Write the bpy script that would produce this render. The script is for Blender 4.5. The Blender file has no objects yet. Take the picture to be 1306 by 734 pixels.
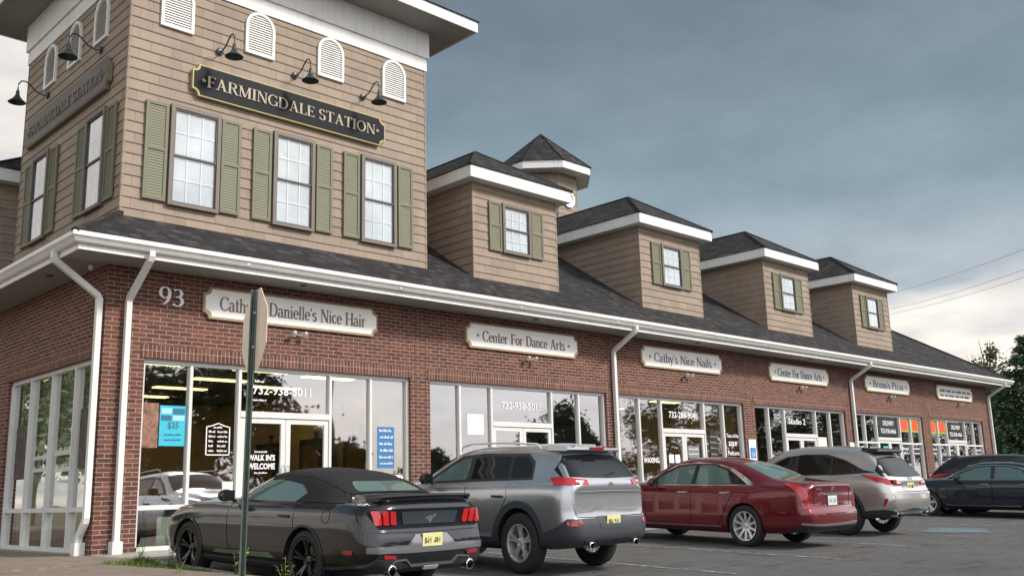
import bpy, bmesh, math, random
import numpy as np
from mathutils import Vector, Matrix, noise
from mathutils.bvhtree import BVHTree
random.seed(7)
PI = math.pi
scene = bpy.context.scene
col = scene.collection

# ------------------------------------------------------------------ materials
def mat(name, color=(.5,.5,.5), rough=.6, metal=0, spec=.5, coat=0, emis=None, es=0):
    m = bpy.data.materials.new(name); m.use_nodes = True
    b = m.node_tree.nodes['Principled BSDF']
    b.inputs['Base Color'].default_value = (*color, 1)
    b.inputs['Roughness'].default_value = rough
    b.inputs['Metallic'].default_value = metal
    b.inputs['Specular IOR Level'].default_value = spec
    b.inputs['Coat Weight'].default_value = coat
    b.inputs['Coat Roughness'].default_value = .03
    if emis: b.inputs['Emission Color'].default_value = (*emis,1); b.inputs['Emission Strength'].default_value = es
    return m
class NT:
    def __init__(s, m): s.t = m.node_tree; s.n = s.t.nodes; s.b = s.n.get('Principled BSDF')
    def add(s, ty, **kw):
        n = s.n.new(ty)
        for k, v in kw.items():
            if k[0] == '_': n.inputs[k[1:].replace('_',' ')].default_value = v
            else: setattr(n, k, v)
        return n
    def link(s, a, b): s.t.links.new(a, b)
    def noise(s, vec, scale, detail=4, rough=.6):
        n = s.add('ShaderNodeTexNoise', _Scale=scale, _Detail=detail, _Roughness=rough)
        if vec: s.link(vec, n.inputs['Vector'])
        return n.outputs['Fac']
    def ramp(s, fac, stops):
        r = s.add('ShaderNodeValToRGB'); e = r.color_ramp.elements
        while len(e) < len(stops): e.new(.5)
        for el, (p, c) in zip(e, stops): el.position = p; el.color = (*c, 1) if len(c) == 3 else c
        s.link(fac, r.inputs[0]); return r.outputs['Color']
    def mix(s, fac, a, b, bt='MIX'):
        m = s.add('ShaderNodeMix', data_type='RGBA', blend_type=bt)
        for sock, v in ((m.inputs[0], fac), (m.inputs[6], a), (m.inputs[7], b)):
            if isinstance(v, (int, float)): sock.default_value = v
            elif isinstance(v, tuple): sock.default_value = (*v, 1)
            else: s.link(v, sock)
        return m.outputs[2]
    def math(s, op, a, b=0, c=0):
        m = s.add('ShaderNodeMath', operation=op)
        for i, v in enumerate((a, b, c)):
            if isinstance(v, (int, float)): m.inputs[i].default_value = v
            else: s.link(v, m.inputs[i])
        return m.outputs[0]
    def bump(s, h, strength=.4, dist=.01):
        b = s.add('ShaderNodeBump', _Strength=strength, _Distance=dist); s.link(h, b.inputs['Height'])
        s.link(b.outputs[0], s.b.inputs['Normal'])
def wmat(name, c, rough=.6, vary=.25, scale=3, bump=0, bscale=60, **kw):
    """base colour with soft large and fine variation, from world-metric object coordinates"""
    m = mat(name, c, rough, **kw); t = NT(m)
    co = t.add('ShaderNodeNewGeometry').outputs['Position']
    n = t.noise(co, scale, 6, .65)
    lo = tuple(x*(1-vary) for x in c); hi = tuple(min(1, x*(1+vary)) for x in c)
    t.link(t.ramp(n, [(.3, lo), (.7, hi)]), t.b.inputs['Base Color'])
    if bump: t.bump(t.noise(co, bscale, 3), bump, .01)
    return m
def streak(name, c, rough):
    m = mat(name, c, rough); t = NT(m); pos = t.add('ShaderNodeNewGeometry').outputs['Position']
    mp = t.add('ShaderNodeMapping'); mp.inputs['Scale'].default_value = (7,7,.7); t.link(pos, mp.inputs[0])
    a = t.noise(mp.outputs[0], 1.3, 6, .75); b = t.noise(pos, 1.1, 4, .6)
    cr = t.mix(t.ramp(b, [(.4,(0,0,0)),(.75,(.5,.5,.5))]), c, tuple(x*.80 for x in c))
    cr = t.mix(t.ramp(a, [(.52,(0,0,0)),(.72,(.6,.6,.6))]), cr, (c[0]*.62,c[1]*.60,c[2]*.55))
    t.link(cr, t.b.inputs['Base Color']); t.bump(b, .15, .02); return m
def brick_mat(name, bw, bh, offset=.5):
    m = mat(name, (.2,.06,.04), .85); t = NT(m)
    uv = t.add('ShaderNodeUVMap').outputs[0]
    pos = t.add('ShaderNodeNewGeometry').outputs['Position']
    wob = t.noise(pos, 9, 2)
    b = t.add('ShaderNodeTexBrick', offset=offset, squash=1, _Scale=1, _Mortar_Size=.0065, _Mortar_Smooth=.12, _Bias=0, _Brick_Width=bw, _Row_Height=bh)
    b.inputs['Color1'].default_value = (0,0,0,1); b.inputs['Color2'].default_value = (1,1,1,1); b.inputs['Mortar'].default_value = (.5,.5,.5,1)
    t.link(uv, b.inputs['Vector'])
    cr = t.ramp(b.outputs['Color'], [(0,(.035,.013,.010)),(.25,(.072,.022,.015)),(.55,(.115,.034,.021)),(.8,(.150,.045,.027)),(1,(.205,.070,.042))])
    fine = t.noise(pos, 70, 4, .7)
    cr = t.mix(t.math('MULTIPLY', fine, .5), cr, (.09,.035,.028))
    big = t.noise(pos, .7, 3, .5)
    cr = t.mix(t.math('MULTIPLY', big, .30), cr, (.22,.08,.055))
    mp = t.add('ShaderNodeMapping'); mp.inputs['Scale'].default_value = (2.2,2.2,.35); t.link(pos, mp.inputs[0])
    stn = t.noise(mp.outputs[0], 1.4, 5, .65)
    cr = t.mix(t.ramp(stn, [(.5,(0,0,0)),(.72,(.55,.55,.55))]), cr, (.06,.028,.022))
    mo = t.ramp(wob, [(.3,(.22,.165,.125)),(.7,(.38,.30,.235))])
    t.link(t.mix(b.outputs['Fac'], cr, mo), t.b.inputs['Base Color'])
    h = t.math('SUBTRACT', t.math('MULTIPLY', fine, .25), b.outputs['Fac'])
    t.bump(h, .8, .008)
    return m
def shingle_mat():
    m = mat('asphalt_shingle', (.03,.03,.035), .95, spec=.25); t = NT(m)
    uv = t.add('ShaderNodeUVMap').outputs[0]; pos = t.add('ShaderNodeNewGeometry').outputs['Position']
    b = t.add('ShaderNodeTexBrick', offset=.37, _Scale=1, _Mortar_Size=.006, _Mortar_Smooth=.3, _Brick_Width=.17, _Row_Height=.14)
    b.inputs['Color1'].default_value = (0,0,0,1); b.inputs['Color2'].default_value = (1,1,1,1); b.inputs['Mortar'].default_value = (0,0,0,1)
    t.link(uv, b.inputs['Vector'])
    cr = t.ramp(b.outputs['Color'], [(0,(.008,.008,.009)),(.4,(.022,.021,.023)),(.75,(.042,.039,.040)),(1,(.080,.072,.068))])
    f = t.noise(pos, 160, 2, .8)
    cr = t.mix(t.math('MULTIPLY', f, .6), cr, (.045,.044,.046))
    big = t.noise(pos, .9, 5, .6)
    cr = t.mix(t.ramp(big, [(.4,(0,0,0)),(.75,(.6,.6,.6))]), cr, (.018,.017,.018))
    t.link(cr, t.b.inputs['Base Color'])
    t.bump(t.math('ADD', b.outputs['Color'], f), .7, .012)
    return m
def siding_mat():
    m = mat('shingle_siding', (.3,.22,.16), .75); t = NT(m)
    uv = t.add('ShaderNodeUVMap').outputs[0]; pos = t.add('ShaderNodeNewGeometry').outputs['Position']
    b = t.add('ShaderNodeTexBrick', offset=.43, offset_frequency=2, _Scale=1, _Mortar_Size=.005, _Mortar_Smooth=.1, _Brick_Width=.36, _Row_Height=.1806)
    b.inputs['Color1'].default_value = (0,0,0,1); b.inputs['Color2'].default_value = (1,1,1,1); b.inputs['Mortar'].default_value = (.5,.5,.5,1)
    t.link(uv, b.inputs['Vector'])
    cr = t.ramp(b.outputs['Color'], [(0,(.232,.180,.134)),(.5,(.275,.212,.157)),(1,(.310,.240,.178))])
    n = t.noise(pos, 1.1, 4)
    cr = t.mix(t.math('MULTIPLY', n, .4), cr, (.34,.27,.21))
    sm = t.add('ShaderNodeMapping'); sm.inputs['Scale'].default_value = (3.2,3.2,.35); t.link(pos, sm.inputs[0])
    cr = t.mix(t.ramp(t.noise(sm.outputs[0], 1.2, 5, .7), [(.5,(0,0,0)),(.75,(.38,.38,.38))]), cr, (.17,.135,.105))
    g = t.add('ShaderNodeMapping'); g.inputs['Scale'].default_value = (3,3,40); t.link(pos, g.inputs[0])
    gr = t.noise(g.outputs[0], 3, 3)
    cr = t.mix(t.math('MULTIPLY', gr, .25), cr, (.19,.15,.115))
    cr = t.mix(b.outputs['Fac'], cr, (.17,.13,.10))
    t.link(cr, t.b.inputs['Base Color']); t.bump(t.math('ADD', gr, t.math('MULTIPLY', b.outputs['Fac'], -1.5)), .3, .004)
    return m
def stripe_mat(name, c, pitch, dark=.35):
    m = mat(name, c, .6); t = NT(m)
    uv = t.add('ShaderNodeUVMap').outputs[0]; s = t.add('ShaderNodeSeparateXYZ'); t.link(uv, s.inputs[0])
    f = t.math('FRACT', t.math('DIVIDE', s.outputs[0], pitch))
    g = t.math('LESS_THAN', f, .13)
    pos = t.add('ShaderNodeNewGeometry').outputs['Position']; n = t.noise(pos, 1.5, 4)
    cr = t.mix(t.math('MULTIPLY', n, .3), c, tuple(x*.75 for x in c))
    t.link(t.mix(g, cr, tuple(x*dark for x in c)), t.b.inputs['Base Color'])
    t.bump(t.math('SUBTRACT', 1, g), .8, .01)
    return m
def asphalt_mat():
    m = mat('lot_asphalt', (.05,.05,.05), .9, spec=.3); t = NT(m)
    pos = t.add('ShaderNodeNewGeometry').outputs['Position']
    a = t.noise(pos, 1.3, 6, .62); f = t.noise(pos, 90, 3, .8); sp = t.noise(pos, 28, 2, .6)
    cr = t.ramp(a, [(.32,(.066,.065,.063)),(.5,(.092,.091,.089)),(.7,(.122,.120,.117))])
    cr = t.mix(t.ramp(f, [(.35,(0,0,0)),(.75,(.8,.8,.8))]), cr, (.15,.146,.14))
    cr = t.mix(t.ramp(sp, [(.30,(1,1,1)),(.40,(0,0,0))]), cr, (.03,.03,.03))
    mp = t.add('ShaderNodeMapping'); mp.inputs['Scale'].default_value = (.5,2.2,1); t.link(pos, mp.inputs[0])
    st = t.noise(mp.outputs[0], 2.2, 5, .7)
    cr = t.mix(t.ramp(st, [(.54,(0,0,0)),(.66,(.75,.75,.75))]), cr, (.042,.041,.040))
    v = t.add('ShaderNodeTexVoronoi', feature='DISTANCE_TO_EDGE', _Scale=.35)
    wp = t.mix(.12, pos, t.add('ShaderNodeTexNoise', _Scale=1.5).outputs['Color'], 'ADD'); t.link(wp, v.inputs['Vector'])
    cr = t.mix(t.ramp(v.outputs['Distance'], [(.0,(.45,.45,.45)),(.010,(0,0,0))]), cr, (.016,.016,.016))
    vo = t.add('ShaderNodeTexVoronoi', _Scale=.42); t.link(wp, vo.inputs['Vector'])
    cr = t.mix(t.math('MULTIPLY', t.ramp(vo.outputs['Distance'], [(.04,(.85,.85,.85)),(.16,(0,0,0))]), st), cr, (.018,.018,.018))
    lp = t.noise(pos, .28, 3, .5); cr = t.mix(t.ramp(lp, [(.44,(0,0,0)),(.47,(.30,.30,.30)),(.60,(.30,.30,.30)),(.63,(0,0,0))]), cr, (.13,.128,.124))
    t.link(cr, t.b.inputs['Base Color']); t.bump(t.math('ADD', f, sp), 1.0, .014)
    return m
def paver_mat():
    m = mat('walkway_pavers', (.3,.25,.2), .85); t = NT(m)
    pos = t.add('ShaderNodeNewGeometry').outputs['Position']
    mp = t.add('ShaderNodeMapping'); mp.inputs['Rotation'].default_value = (0,0,.78); t.link(pos, mp.inputs[0])
    b = t.add('ShaderNodeTexBrick', offset=.5, _Scale=1, _Mortar_Size=.006, _Brick_Width=.2, _Row_Height=.1)
    b.inputs['Color1'].default_value = (.15,.11,.085,1); b.inputs['Color2'].default_value = (.25,.195,.15,1); b.inputs['Mortar'].default_value = (.10,.085,.07,1)
    t.link(mp.outputs[0], b.inputs['Vector'])
    n = t.noise(pos, 3, 5)
    t.link(t.mix(t.math('MULTIPLY', n, .5), b.outputs['Color'], (.21,.175,.14)), t.b.inputs['Base Color'])
    t.bump(b.outputs['Fac'], -.4, .006)
    return m
def glass_mat(name, tint=(.85,.9,.88), base=.07, boost=1.25, rough=0.0):
    m = bpy.data.materials.new(name); m.use_nodes = True; t = NT(m); t.n.remove(t.b)
    out = t.n['Material Output']
    tr = t.add('ShaderNodeBsdfTransparent'); tr.inputs[0].default_value = (*tint,1)
    gl = t.add('ShaderNodeBsdfGlossy', _Roughness=rough); gl.inputs[0].default_value = (1,1,1,1)
    fr = t.add('ShaderNodeFresnel', _IOR=1.6)
    geo = t.add('ShaderNodeNewGeometry').outputs['Position']
    bp = t.add('ShaderNodeBump', _Strength=.06, _Distance=.05); t.link(t.noise(geo, .9, 2), bp.inputs['Height']); t.link(bp.outputs[0], gl.inputs['Normal'])
    ge = t.add('ShaderNodeNewGeometry')
    f = t.math('MULTIPLY', t.math('ADD', t.math('MULTIPLY', fr.outputs[0], boost), base), t.math('SUBTRACT', 1, ge.outputs['Backfacing']))
    mx = t.add('ShaderNodeMixShader'); t.link(f, mx.inputs[0]); t.link(tr.outputs[0], mx.inputs[1]); t.link(gl.outputs[0], mx.inputs[2])
    t.link(mx.outputs[0], out.inputs[0]); return m
def paint_mat(name, c, metal=.6, rough=.32):
    m = mat(name, c, rough, metal=metal, coat=1.0); t = NT(m)
    pos = t.add('ShaderNodeTexCoord').outputs['Object']
    n = t.noise(pos, 1.5, 2, .5)
    t.link(t.ramp(n, [(.3, tuple(x*.95 for x in c)), (.7, tuple(min(1,x*1.06) for x in c))]), t.b.inputs['Base Color'])
    return m
def foliage_mat(name, c):
    m = mat(name, c, .7, spec=.25); t = NT(m)
    oi = t.add('ShaderNodeNewGeometry').outputs['Random Per Island']
    cr = t.ramp(oi, [(0, tuple(x*.55 for x in c)), (.6, c), (1, tuple(min(1,x*1.7) for x in c))])
    t.link(cr, t.b.inputs['Base Color']); return m

M = {}
M['brick'] = brick_mat('red_brick', .213, .0677)
M['soldier'] = brick_mat('soldier_brick', .0677, .23, offset=0)
M['shingle'] = shingle_mat()
M['siding'] = siding_mat()
M['soffit'] = stripe_mat('vented_soffit', (.30,.28,.255), .102, .55)
M['soffit_tower'] = stripe_mat('tower_vented_soffit', (.33,.32,.30), .085, .45)
M['trim'] = streak('white_trim_paint', (.76,.76,.73), .5)
M['gutter'] = streak('white_gutter_metal', (.69,.69,.66), .38)
M['frame'] = wmat('white_aluminium', (.62,.62,.60), .4, .06, 3)
M['darkjoint'] = mat('dark_gasket', (.03,.03,.03), .7)
M['greyvent'] = mat('grey_vent_backing', (.16,.16,.15), .8)
M['casing'] = wmat('taupe_casing', (.15,.125,.105), .6, .08)
M['sash'] = mat('dark_sash', (.055,.05,.05), .5)
M['muntin'] = mat('white_muntin', (.72,.72,.72), .5)
M['blind'] = wmat('white_blind', (.53,.55,.57), .8, .22, 1.3)
M['shutter'] = wmat('olive_shutter_paint', (.138,.138,.080), .6, .08, 5)
M['glass'] = glass_mat('storefront_glass', (.88,.91,.88), .34, 1.1, .018)
M['glass_up'] = glass_mat('window_glass', (.96,.98,.98), .10, 1.0)
M['signblack'] = mat('sign_black', (.008,.009,.013), .5, spec=.12)
M['signgold'] = wmat('sign_gold_edge', (.36,.31,.12), .5, .1, 8)
M['lettergold'] = mat('sign_gold_leaf', (.36,.31,.215), .5)
M['signwhite'] = wmat('sign_cream_board', (.90,.885,.84), .55, .03, 4)
M['signtan'] = wmat('sign_tan_border', (.38,.28,.16), .6, .12, 8)
M['letterbrown'] = mat('letter_brown', (.22,.165,.13), .7)
M['lettergrey'] = mat('letter_grey', (.17,.185,.20), .7)
M['letterblue'] = mat('letter_slate_blue', (.12,.18,.26), .7)
M['white'] = mat('white_vinyl', (.8,.8,.8), .6)
M['lamp'] = wmat('dark_green_enamel', (.03,.042,.045), .35, .2)
M['asphalt'] = asphalt_mat()
M['paver'] = paver_mat()
M['concrete'] = wmat('curb_concrete', (.30,.28,.25), .9, .25, 5, bump=.3)
M['soil'] = wmat('verge_soil', (.06,.055,.03), .95, .4, 5, bump=.5)
M['field'] = wmat('far_ground', (.10,.10,.07), .95, .3, .2)
M['line'] = None
M['grass'] = foliage_mat('grass_blades', (.10,.15,.03))
M['weed'] = foliage_mat('weed_leaves', (.16,.22,.05))
M['flower'] = foliage_mat('weed_flowers', (.45,.40,.16))
M['spruce'] = foliage_mat('spruce_needles', (.060,.105,.048))
M['arbor'] = foliage_mat('arborvitae_leaves', (.030,.058,.026))
M['leafpale'] = foliage_mat('pale_leaves', (.13,.14,.08))
M['leafdark'] = foliage_mat('tree_leaves', (.035,.055,.022))
M['bark'] = wmat('bark', (.09,.07,.055), .9, .3, 8)
M['tyre'] = wmat('tyre_rubber', (.018,.018,.018), .8, .25, 12)
M['blackp'] = wmat('black_plastic', (.02,.02,.021), .55, .2, 6)
M['greyp'] = wmat('grey_plastic_cladding', (.030,.035,.042), .6, .12, 6)
M['chrome'] = mat('chrome', (.75,.75,.76), .12, metal=1)
M['alloy'] = wmat('machined_alloy', (.78,.78,.78), .25, .06, 20, metal=.7)
M['blackalloy'] = mat('black_alloy', (.012,.012,.013), .22, metal=.4, coat=.6)
M['disc'] = mat('brake_disc', (.16,.16,.16), .45, metal=.8)
M['carglass'] = mat('car_window_tint', (.006,.008,.009), .04, spec=.45)
M['carglass2'] = mat('car_window_green_tint', (.085,.14,.13), .04, spec=.8, coat=.2)
M['redlamp'] = mat('tail_lamp_red', (.38,.008,.010), .12, coat=1, emis=(.9,.02,.02), es=.03)
M['redlampd'] = mat('tail_lamp_dark_red', (.30,.008,.012), .12, coat=1)
M['clearlamp'] = mat('reverse_lamp_clear', (.7,.66,.62), .15, coat=1)
M['plate'] = wmat('yellow_licence_plate', (.62,.58,.26), .5, .12, 40)
M['platep'] = wmat('pale_licence_plate', (.55,.60,.62), .5, .12, 40)
M['platetxt'] = mat('plate_dark_text', (.10,.10,.06), .6)
M['softtop'] = wmat('black_canvas', (.006,.006,.007), .9, .3, 30, bump=.2, bscale=300)
M['seam'] = mat('panel_gap', (.004,.004,.004), .9, spec=.1)
M['mustang'] = paint_mat('charcoal_car_paint', (.012,.014,.018), .5, .22)
M['silver'] = paint_mat('silver_car_paint', (.44,.45,.47), .8, .24)
M['red'] = paint_mat('dark_red_car_paint', (.15,.006,.012), .45, .25)
M['champ'] = paint_mat('pale_silver_car_paint', (.56,.54,.52), .8, .30)
M['navy'] = paint_mat('navy_car_paint', (.012,.018,.032), .5, .25)
M['black'] = paint_mat('black_car_paint', (.008,.009,.011), .4, .22)
M['post'] = wmat('green_sign_post', (.085,.115,.10), .55, .25, 9, metal=.3)
M['signback'] = wmat('bare_sign_aluminium', (.80,.66,.53), .5, .10, 5)
M['tan'] = wmat('tan_interior_wall', (.62,.41,.20), .8, .1, 1)
M['greenwall'] = wmat('pale_green_interior_wall', (.36,.45,.29), .8, .1, 1)
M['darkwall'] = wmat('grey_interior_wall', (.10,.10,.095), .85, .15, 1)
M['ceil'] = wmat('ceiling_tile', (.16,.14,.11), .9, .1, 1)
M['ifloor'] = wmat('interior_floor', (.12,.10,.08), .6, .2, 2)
M['troffer'] = mat('lit_ceiling_panel', (.8,.7,.4), .5, emis=(1,.78,.34), es=3.2)
M['darkwood'] = wmat('dark_wood', (.03,.018,.012), .4, .3, 8)
M['mirrorglass'] = mat('mirror_glass', (.35,.28,.18), .08, metal=.9)
M['cyan'] = wmat('cyan_poster_paper', (.03,.42,.55), .6, .08, 6)
M['cyand'] = mat('cyan_poster_dark_print', (.02,.13,.22), .6)
M['cyanl'] = mat('cyan_poster_pale_print', (.30,.62,.72), .6)
M['blueprint'] = mat('blue_poster_print', (.03,.16,.36), .6)
M['photobrown'] = wmat('brown_portrait_photo', (.22,.11,.07), .5, .8, 9)
M['photodark'] = wmat('dark_portrait_photo', (.06,.05,.035), .5, .9, 7)
M['paper'] = wmat('pale_paper', (.62,.66,.60), .8, .06, 8)
M['neonred'] = mat('neon_red_sign', (.75,.05,.02), .5, emis=(1,.06,.02), es=.35)
M['neongreen'] = mat('neon_green_sign', (.12,.35,.04), .5, emis=(.15,.6,.03), es=.15)
M['blacksign'] = mat('black_window_sign', (.008,.012,.012), .4)
M['blue'] = mat('handicap_blue', (.03,.20,.45), .5)
M['floodglass'] = mat('flood_lens', (.55,.53,.5), .2)
M['wire'] = mat('power_wire', (.20,.21,.22), .7)
def line_mat(name, c, cover):
    m = mat(name, c, .8); t = NT(m); pos = t.add('ShaderNodeNewGeometry').outputs['Position']
    n = t.noise(pos, 9, 6, .75)
    t.link(t.ramp(n, [(cover-.06,(.085,.083,.08)), (cover+.08, c)]), t.b.inputs['Base Color']); return m
M['line'] = line_mat('worn_white_paint', (.30,.30,.29), .5)
M['bluepaint'] = line_mat('worn_blue_paint', (.11,.20,.25), .49)

# ------------------------------------------------------------------ mesh helpers
class MB:
    def __init__(s): s.v = []; s.f = []; s.m = []; s.uv = {}
    def face(s, pts, mi=0, uv=None):
        i = len(s.v); s.v += [tuple(p) for p in pts]; s.f.append(list(range(i, i+len(pts)))); s.m.append(mi)
        if uv: s.uv[len(s.f)-1] = uv
    def box(s, a, b, mi=0):
        x0,y0,z0 = (min(a[i],b[i]) for i in range(3)); x1,y1,z1 = (max(a[i],b[i]) for i in range(3))
        i = len(s.v)
        s.v += [(x0,y0,z0),(x1,y0,z0),(x1,y1,z0),(x0,y1,z0),(x0,y0,z1),(x1,y0,z1),(x1,y1,z1),(x0,y1,z1)]
        for q in ((0,3,2,1),(4,5,6,7),(0,1,5,4),(1,2,6,5),(2,3,7,6),(3,0,4,7)): s.f.append([i+k for k in q]); s.m.append(mi)
    def prism(s, pts, d, mi=0):
        """closed prism: polygon pts (3-D) extruded by vector d"""
        n = len(pts); i = len(s.v); d = Vector(d)
        s.v += [tuple(p) for p in pts] + [tuple(Vector(p)+d) for p in pts]
        s.f.append([i+k for k in range(n)][::-1]); s.m.append(mi)
        s.f.append([i+n+k for k in range(n)]); s.m.append(mi)
        for k in range(n): s.f.append([i+k, i+(k+1)%n, i+n+(k+1)%n, i+n+k]); s.m.append(mi)
    def tube(s, path, r, n=10, mi=0, rs=None, ry=None):
        path = [Vector(p) for p in path]; rings = []
        up = Vector((0,0,1))
        for k, p in enumerate(path):
            a = path[max(k-1,0)]; b = path[min(k+1,len(path)-1)]; d = (b-a).normalized()
            ref = up if abs(d.z) < .95 else Vector((0,1,0))
            u = d.cross(ref).normalized(); w = u.cross(d).normalized(); rr = rs[k] if rs else r
            r2 = (ry if ry else rr)
            i = len(s.v); rings.append(i)
            for q in range(n):
                t = 2*PI*(q+.5)/n; s.v.append(tuple(p + u*(math.cos(t)*rr) + w*(math.sin(t)*(r2 if not rs else rr))))
        for a, b in zip(rings, rings[1:]):
            for q in range(n): s.f.append([a+q, a+(q+1)%n, b+(q+1)%n, b+q]); s.m.append(mi)
        s.f.append([rings[0]+q for q in range(n)][::-1]); s.m.append(mi); s.f.append([rings[-1]+q for q in range(n)]); s.m.append(mi)
    def lathe(s, prof, n=32, axis='z', c=(0,0,0), mi=0, closed=False):
        c = Vector(c); rings = []
        for (r, h) in prof:
            i = len(s.v); rings.append(i)
            for q in range(n):
                t = 2*PI*q/n; a, b = math.cos(t)*r, math.sin(t)*r
                s.v.append(tuple(c + (Vector((a,b,h)) if axis == 'z' else Vector((a,h,b)) if axis == 'y' else Vector((h,a,b)))))
        prs = list(zip(rings, rings[1:])) + ([(rings[-1], rings[0])] if closed else [])
        for a, b in prs:
            for q in range(n): s.f.append([a+q, a+(q+1)%n, b+(q+1)%n, b+q]); s.m.append(mi)
        if not closed:
            s.f.append([rings[0]+q for q in range(n)][::-1]); s.m.append(mi); s.f.append([rings[-1]+q for q in range(n)]); s.m.append(mi)
    def transform(s, mtx): s.v = [tuple(mtx @ Vector(p)) for p in s.v]
    def build(s, name, mats, parent=None, smooth=None, uvmode='metric', recalc=True):
        me = bpy.data.meshes.new(name); me.from_pydata(s.v, [], s.f); me.update()
        if recalc:
            bm = bmesh.new(); bm.from_mesh(me); bmesh.ops.recalc_face_normals(bm, faces=bm.faces); bm.to_mesh(me); bm.free()
        if not isinstance(mats, (list, tuple)): mats = [mats]
        for m in mats: me.materials.append(m)
        for p, mi in zip(me.polygons, s.m): p.material_index = mi
        uvl = me.uv_layers.new(name='UVMap')
        for p in me.polygons:
            n = p.normal
            if p.index in s.uv and not recalc:
                for li, q in zip(p.loop_indices, s.uv[p.index]): uvl.data[li].uv = q
                continue
            if abs(n.z) > .95: u, w = Vector((1,0,0)), Vector((0,1,0))
            else: u = Vector((0,0,1)).cross(n).normalized(); w = n.cross(u)
            if uvmode == 'swap': u, w = w, u
            for li in p.loop_indices:
                co = me.vertices[me.loops[li].vertex_index].co; uvl.data[li].uv = (co.dot(u), co.dot(w))
        if smooth is not None:
            for p in me.polygons: p.use_smooth = True
            me.set_sharp_from_angle(angle=math.radians(smooth))
        o = bpy.data.objects.new(name, me); col.objects.link(o)
        if parent: o.parent = parent
        return o
def empty(name, loc=(0,0,0), rz=0, parent=None):
    o = bpy.data.objects.new(name, None); col.objects.link(o); o.location = loc; o.rotation_euler = (0,0,rz); o.empty_display_size = .2
    if parent: o.parent = parent
    return o
def tag(o, label, cat, group=None):
    o['label'] = label; o['category'] = cat
    if group: o['group'] = group
    return o
def struct(o, kind='structure'): o['kind'] = kind; return o
def kids(o): return [c for c in bpy.data.objects if c.parent == o]
def copy_tree(o, parent=None):
    c = o.copy(); col.objects.link(c); c.parent = parent
    for ch in kids(o): copy_tree(ch, c)
    return c
def sweep(mb, path, prof, closed=False, mi=0, uvs=False):
    """path: 2-D polyline walked so that outward is to the right; prof: closed list of (out, z)"""
    P = [Vector(p) for p in path]; n = len(P); offs = []
    for k in range(n):
        a = P[(k-1) % n] if (closed or k > 0) else None; b = P[(k+1) % n] if (closed or k < n-1) else None
        ds = []
        if a is not None: ds.append((P[k]-a).normalized())
        if b is not None: ds.append((b-P[k]).normalized())
        ns = [Vector((d.y, -d.x)) for d in ds]
        if len(ns) == 2: s = ns[0]+ns[1]; s = s / max(.2, s.dot(ns[0]))
        else: s = ns[0]
        offs.append(s)
    rings = []
    for k in range(n):
        i = len(mb.v); rings.append(i)
        for (o, z) in prof: q = P[k] + offs[k]*o; mb.v.append((q.x, q.y, z))
    m = len(prof)
    for k in range(n if closed else n-1):
        a, b = rings[k], rings[(k+1) % n]
        for j in range(m): mb.f.append([a+j, b+j, b+(j+1)%m, a+(j+1)%m]); mb.m.append(mi)
    if not closed:
        mb.f.append([rings[0]+j for j in range(m)]); mb.m.append(mi); mb.f.append([rings[-1]+j for j in range(m)][::-1]); mb.m.append(mi)

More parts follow.
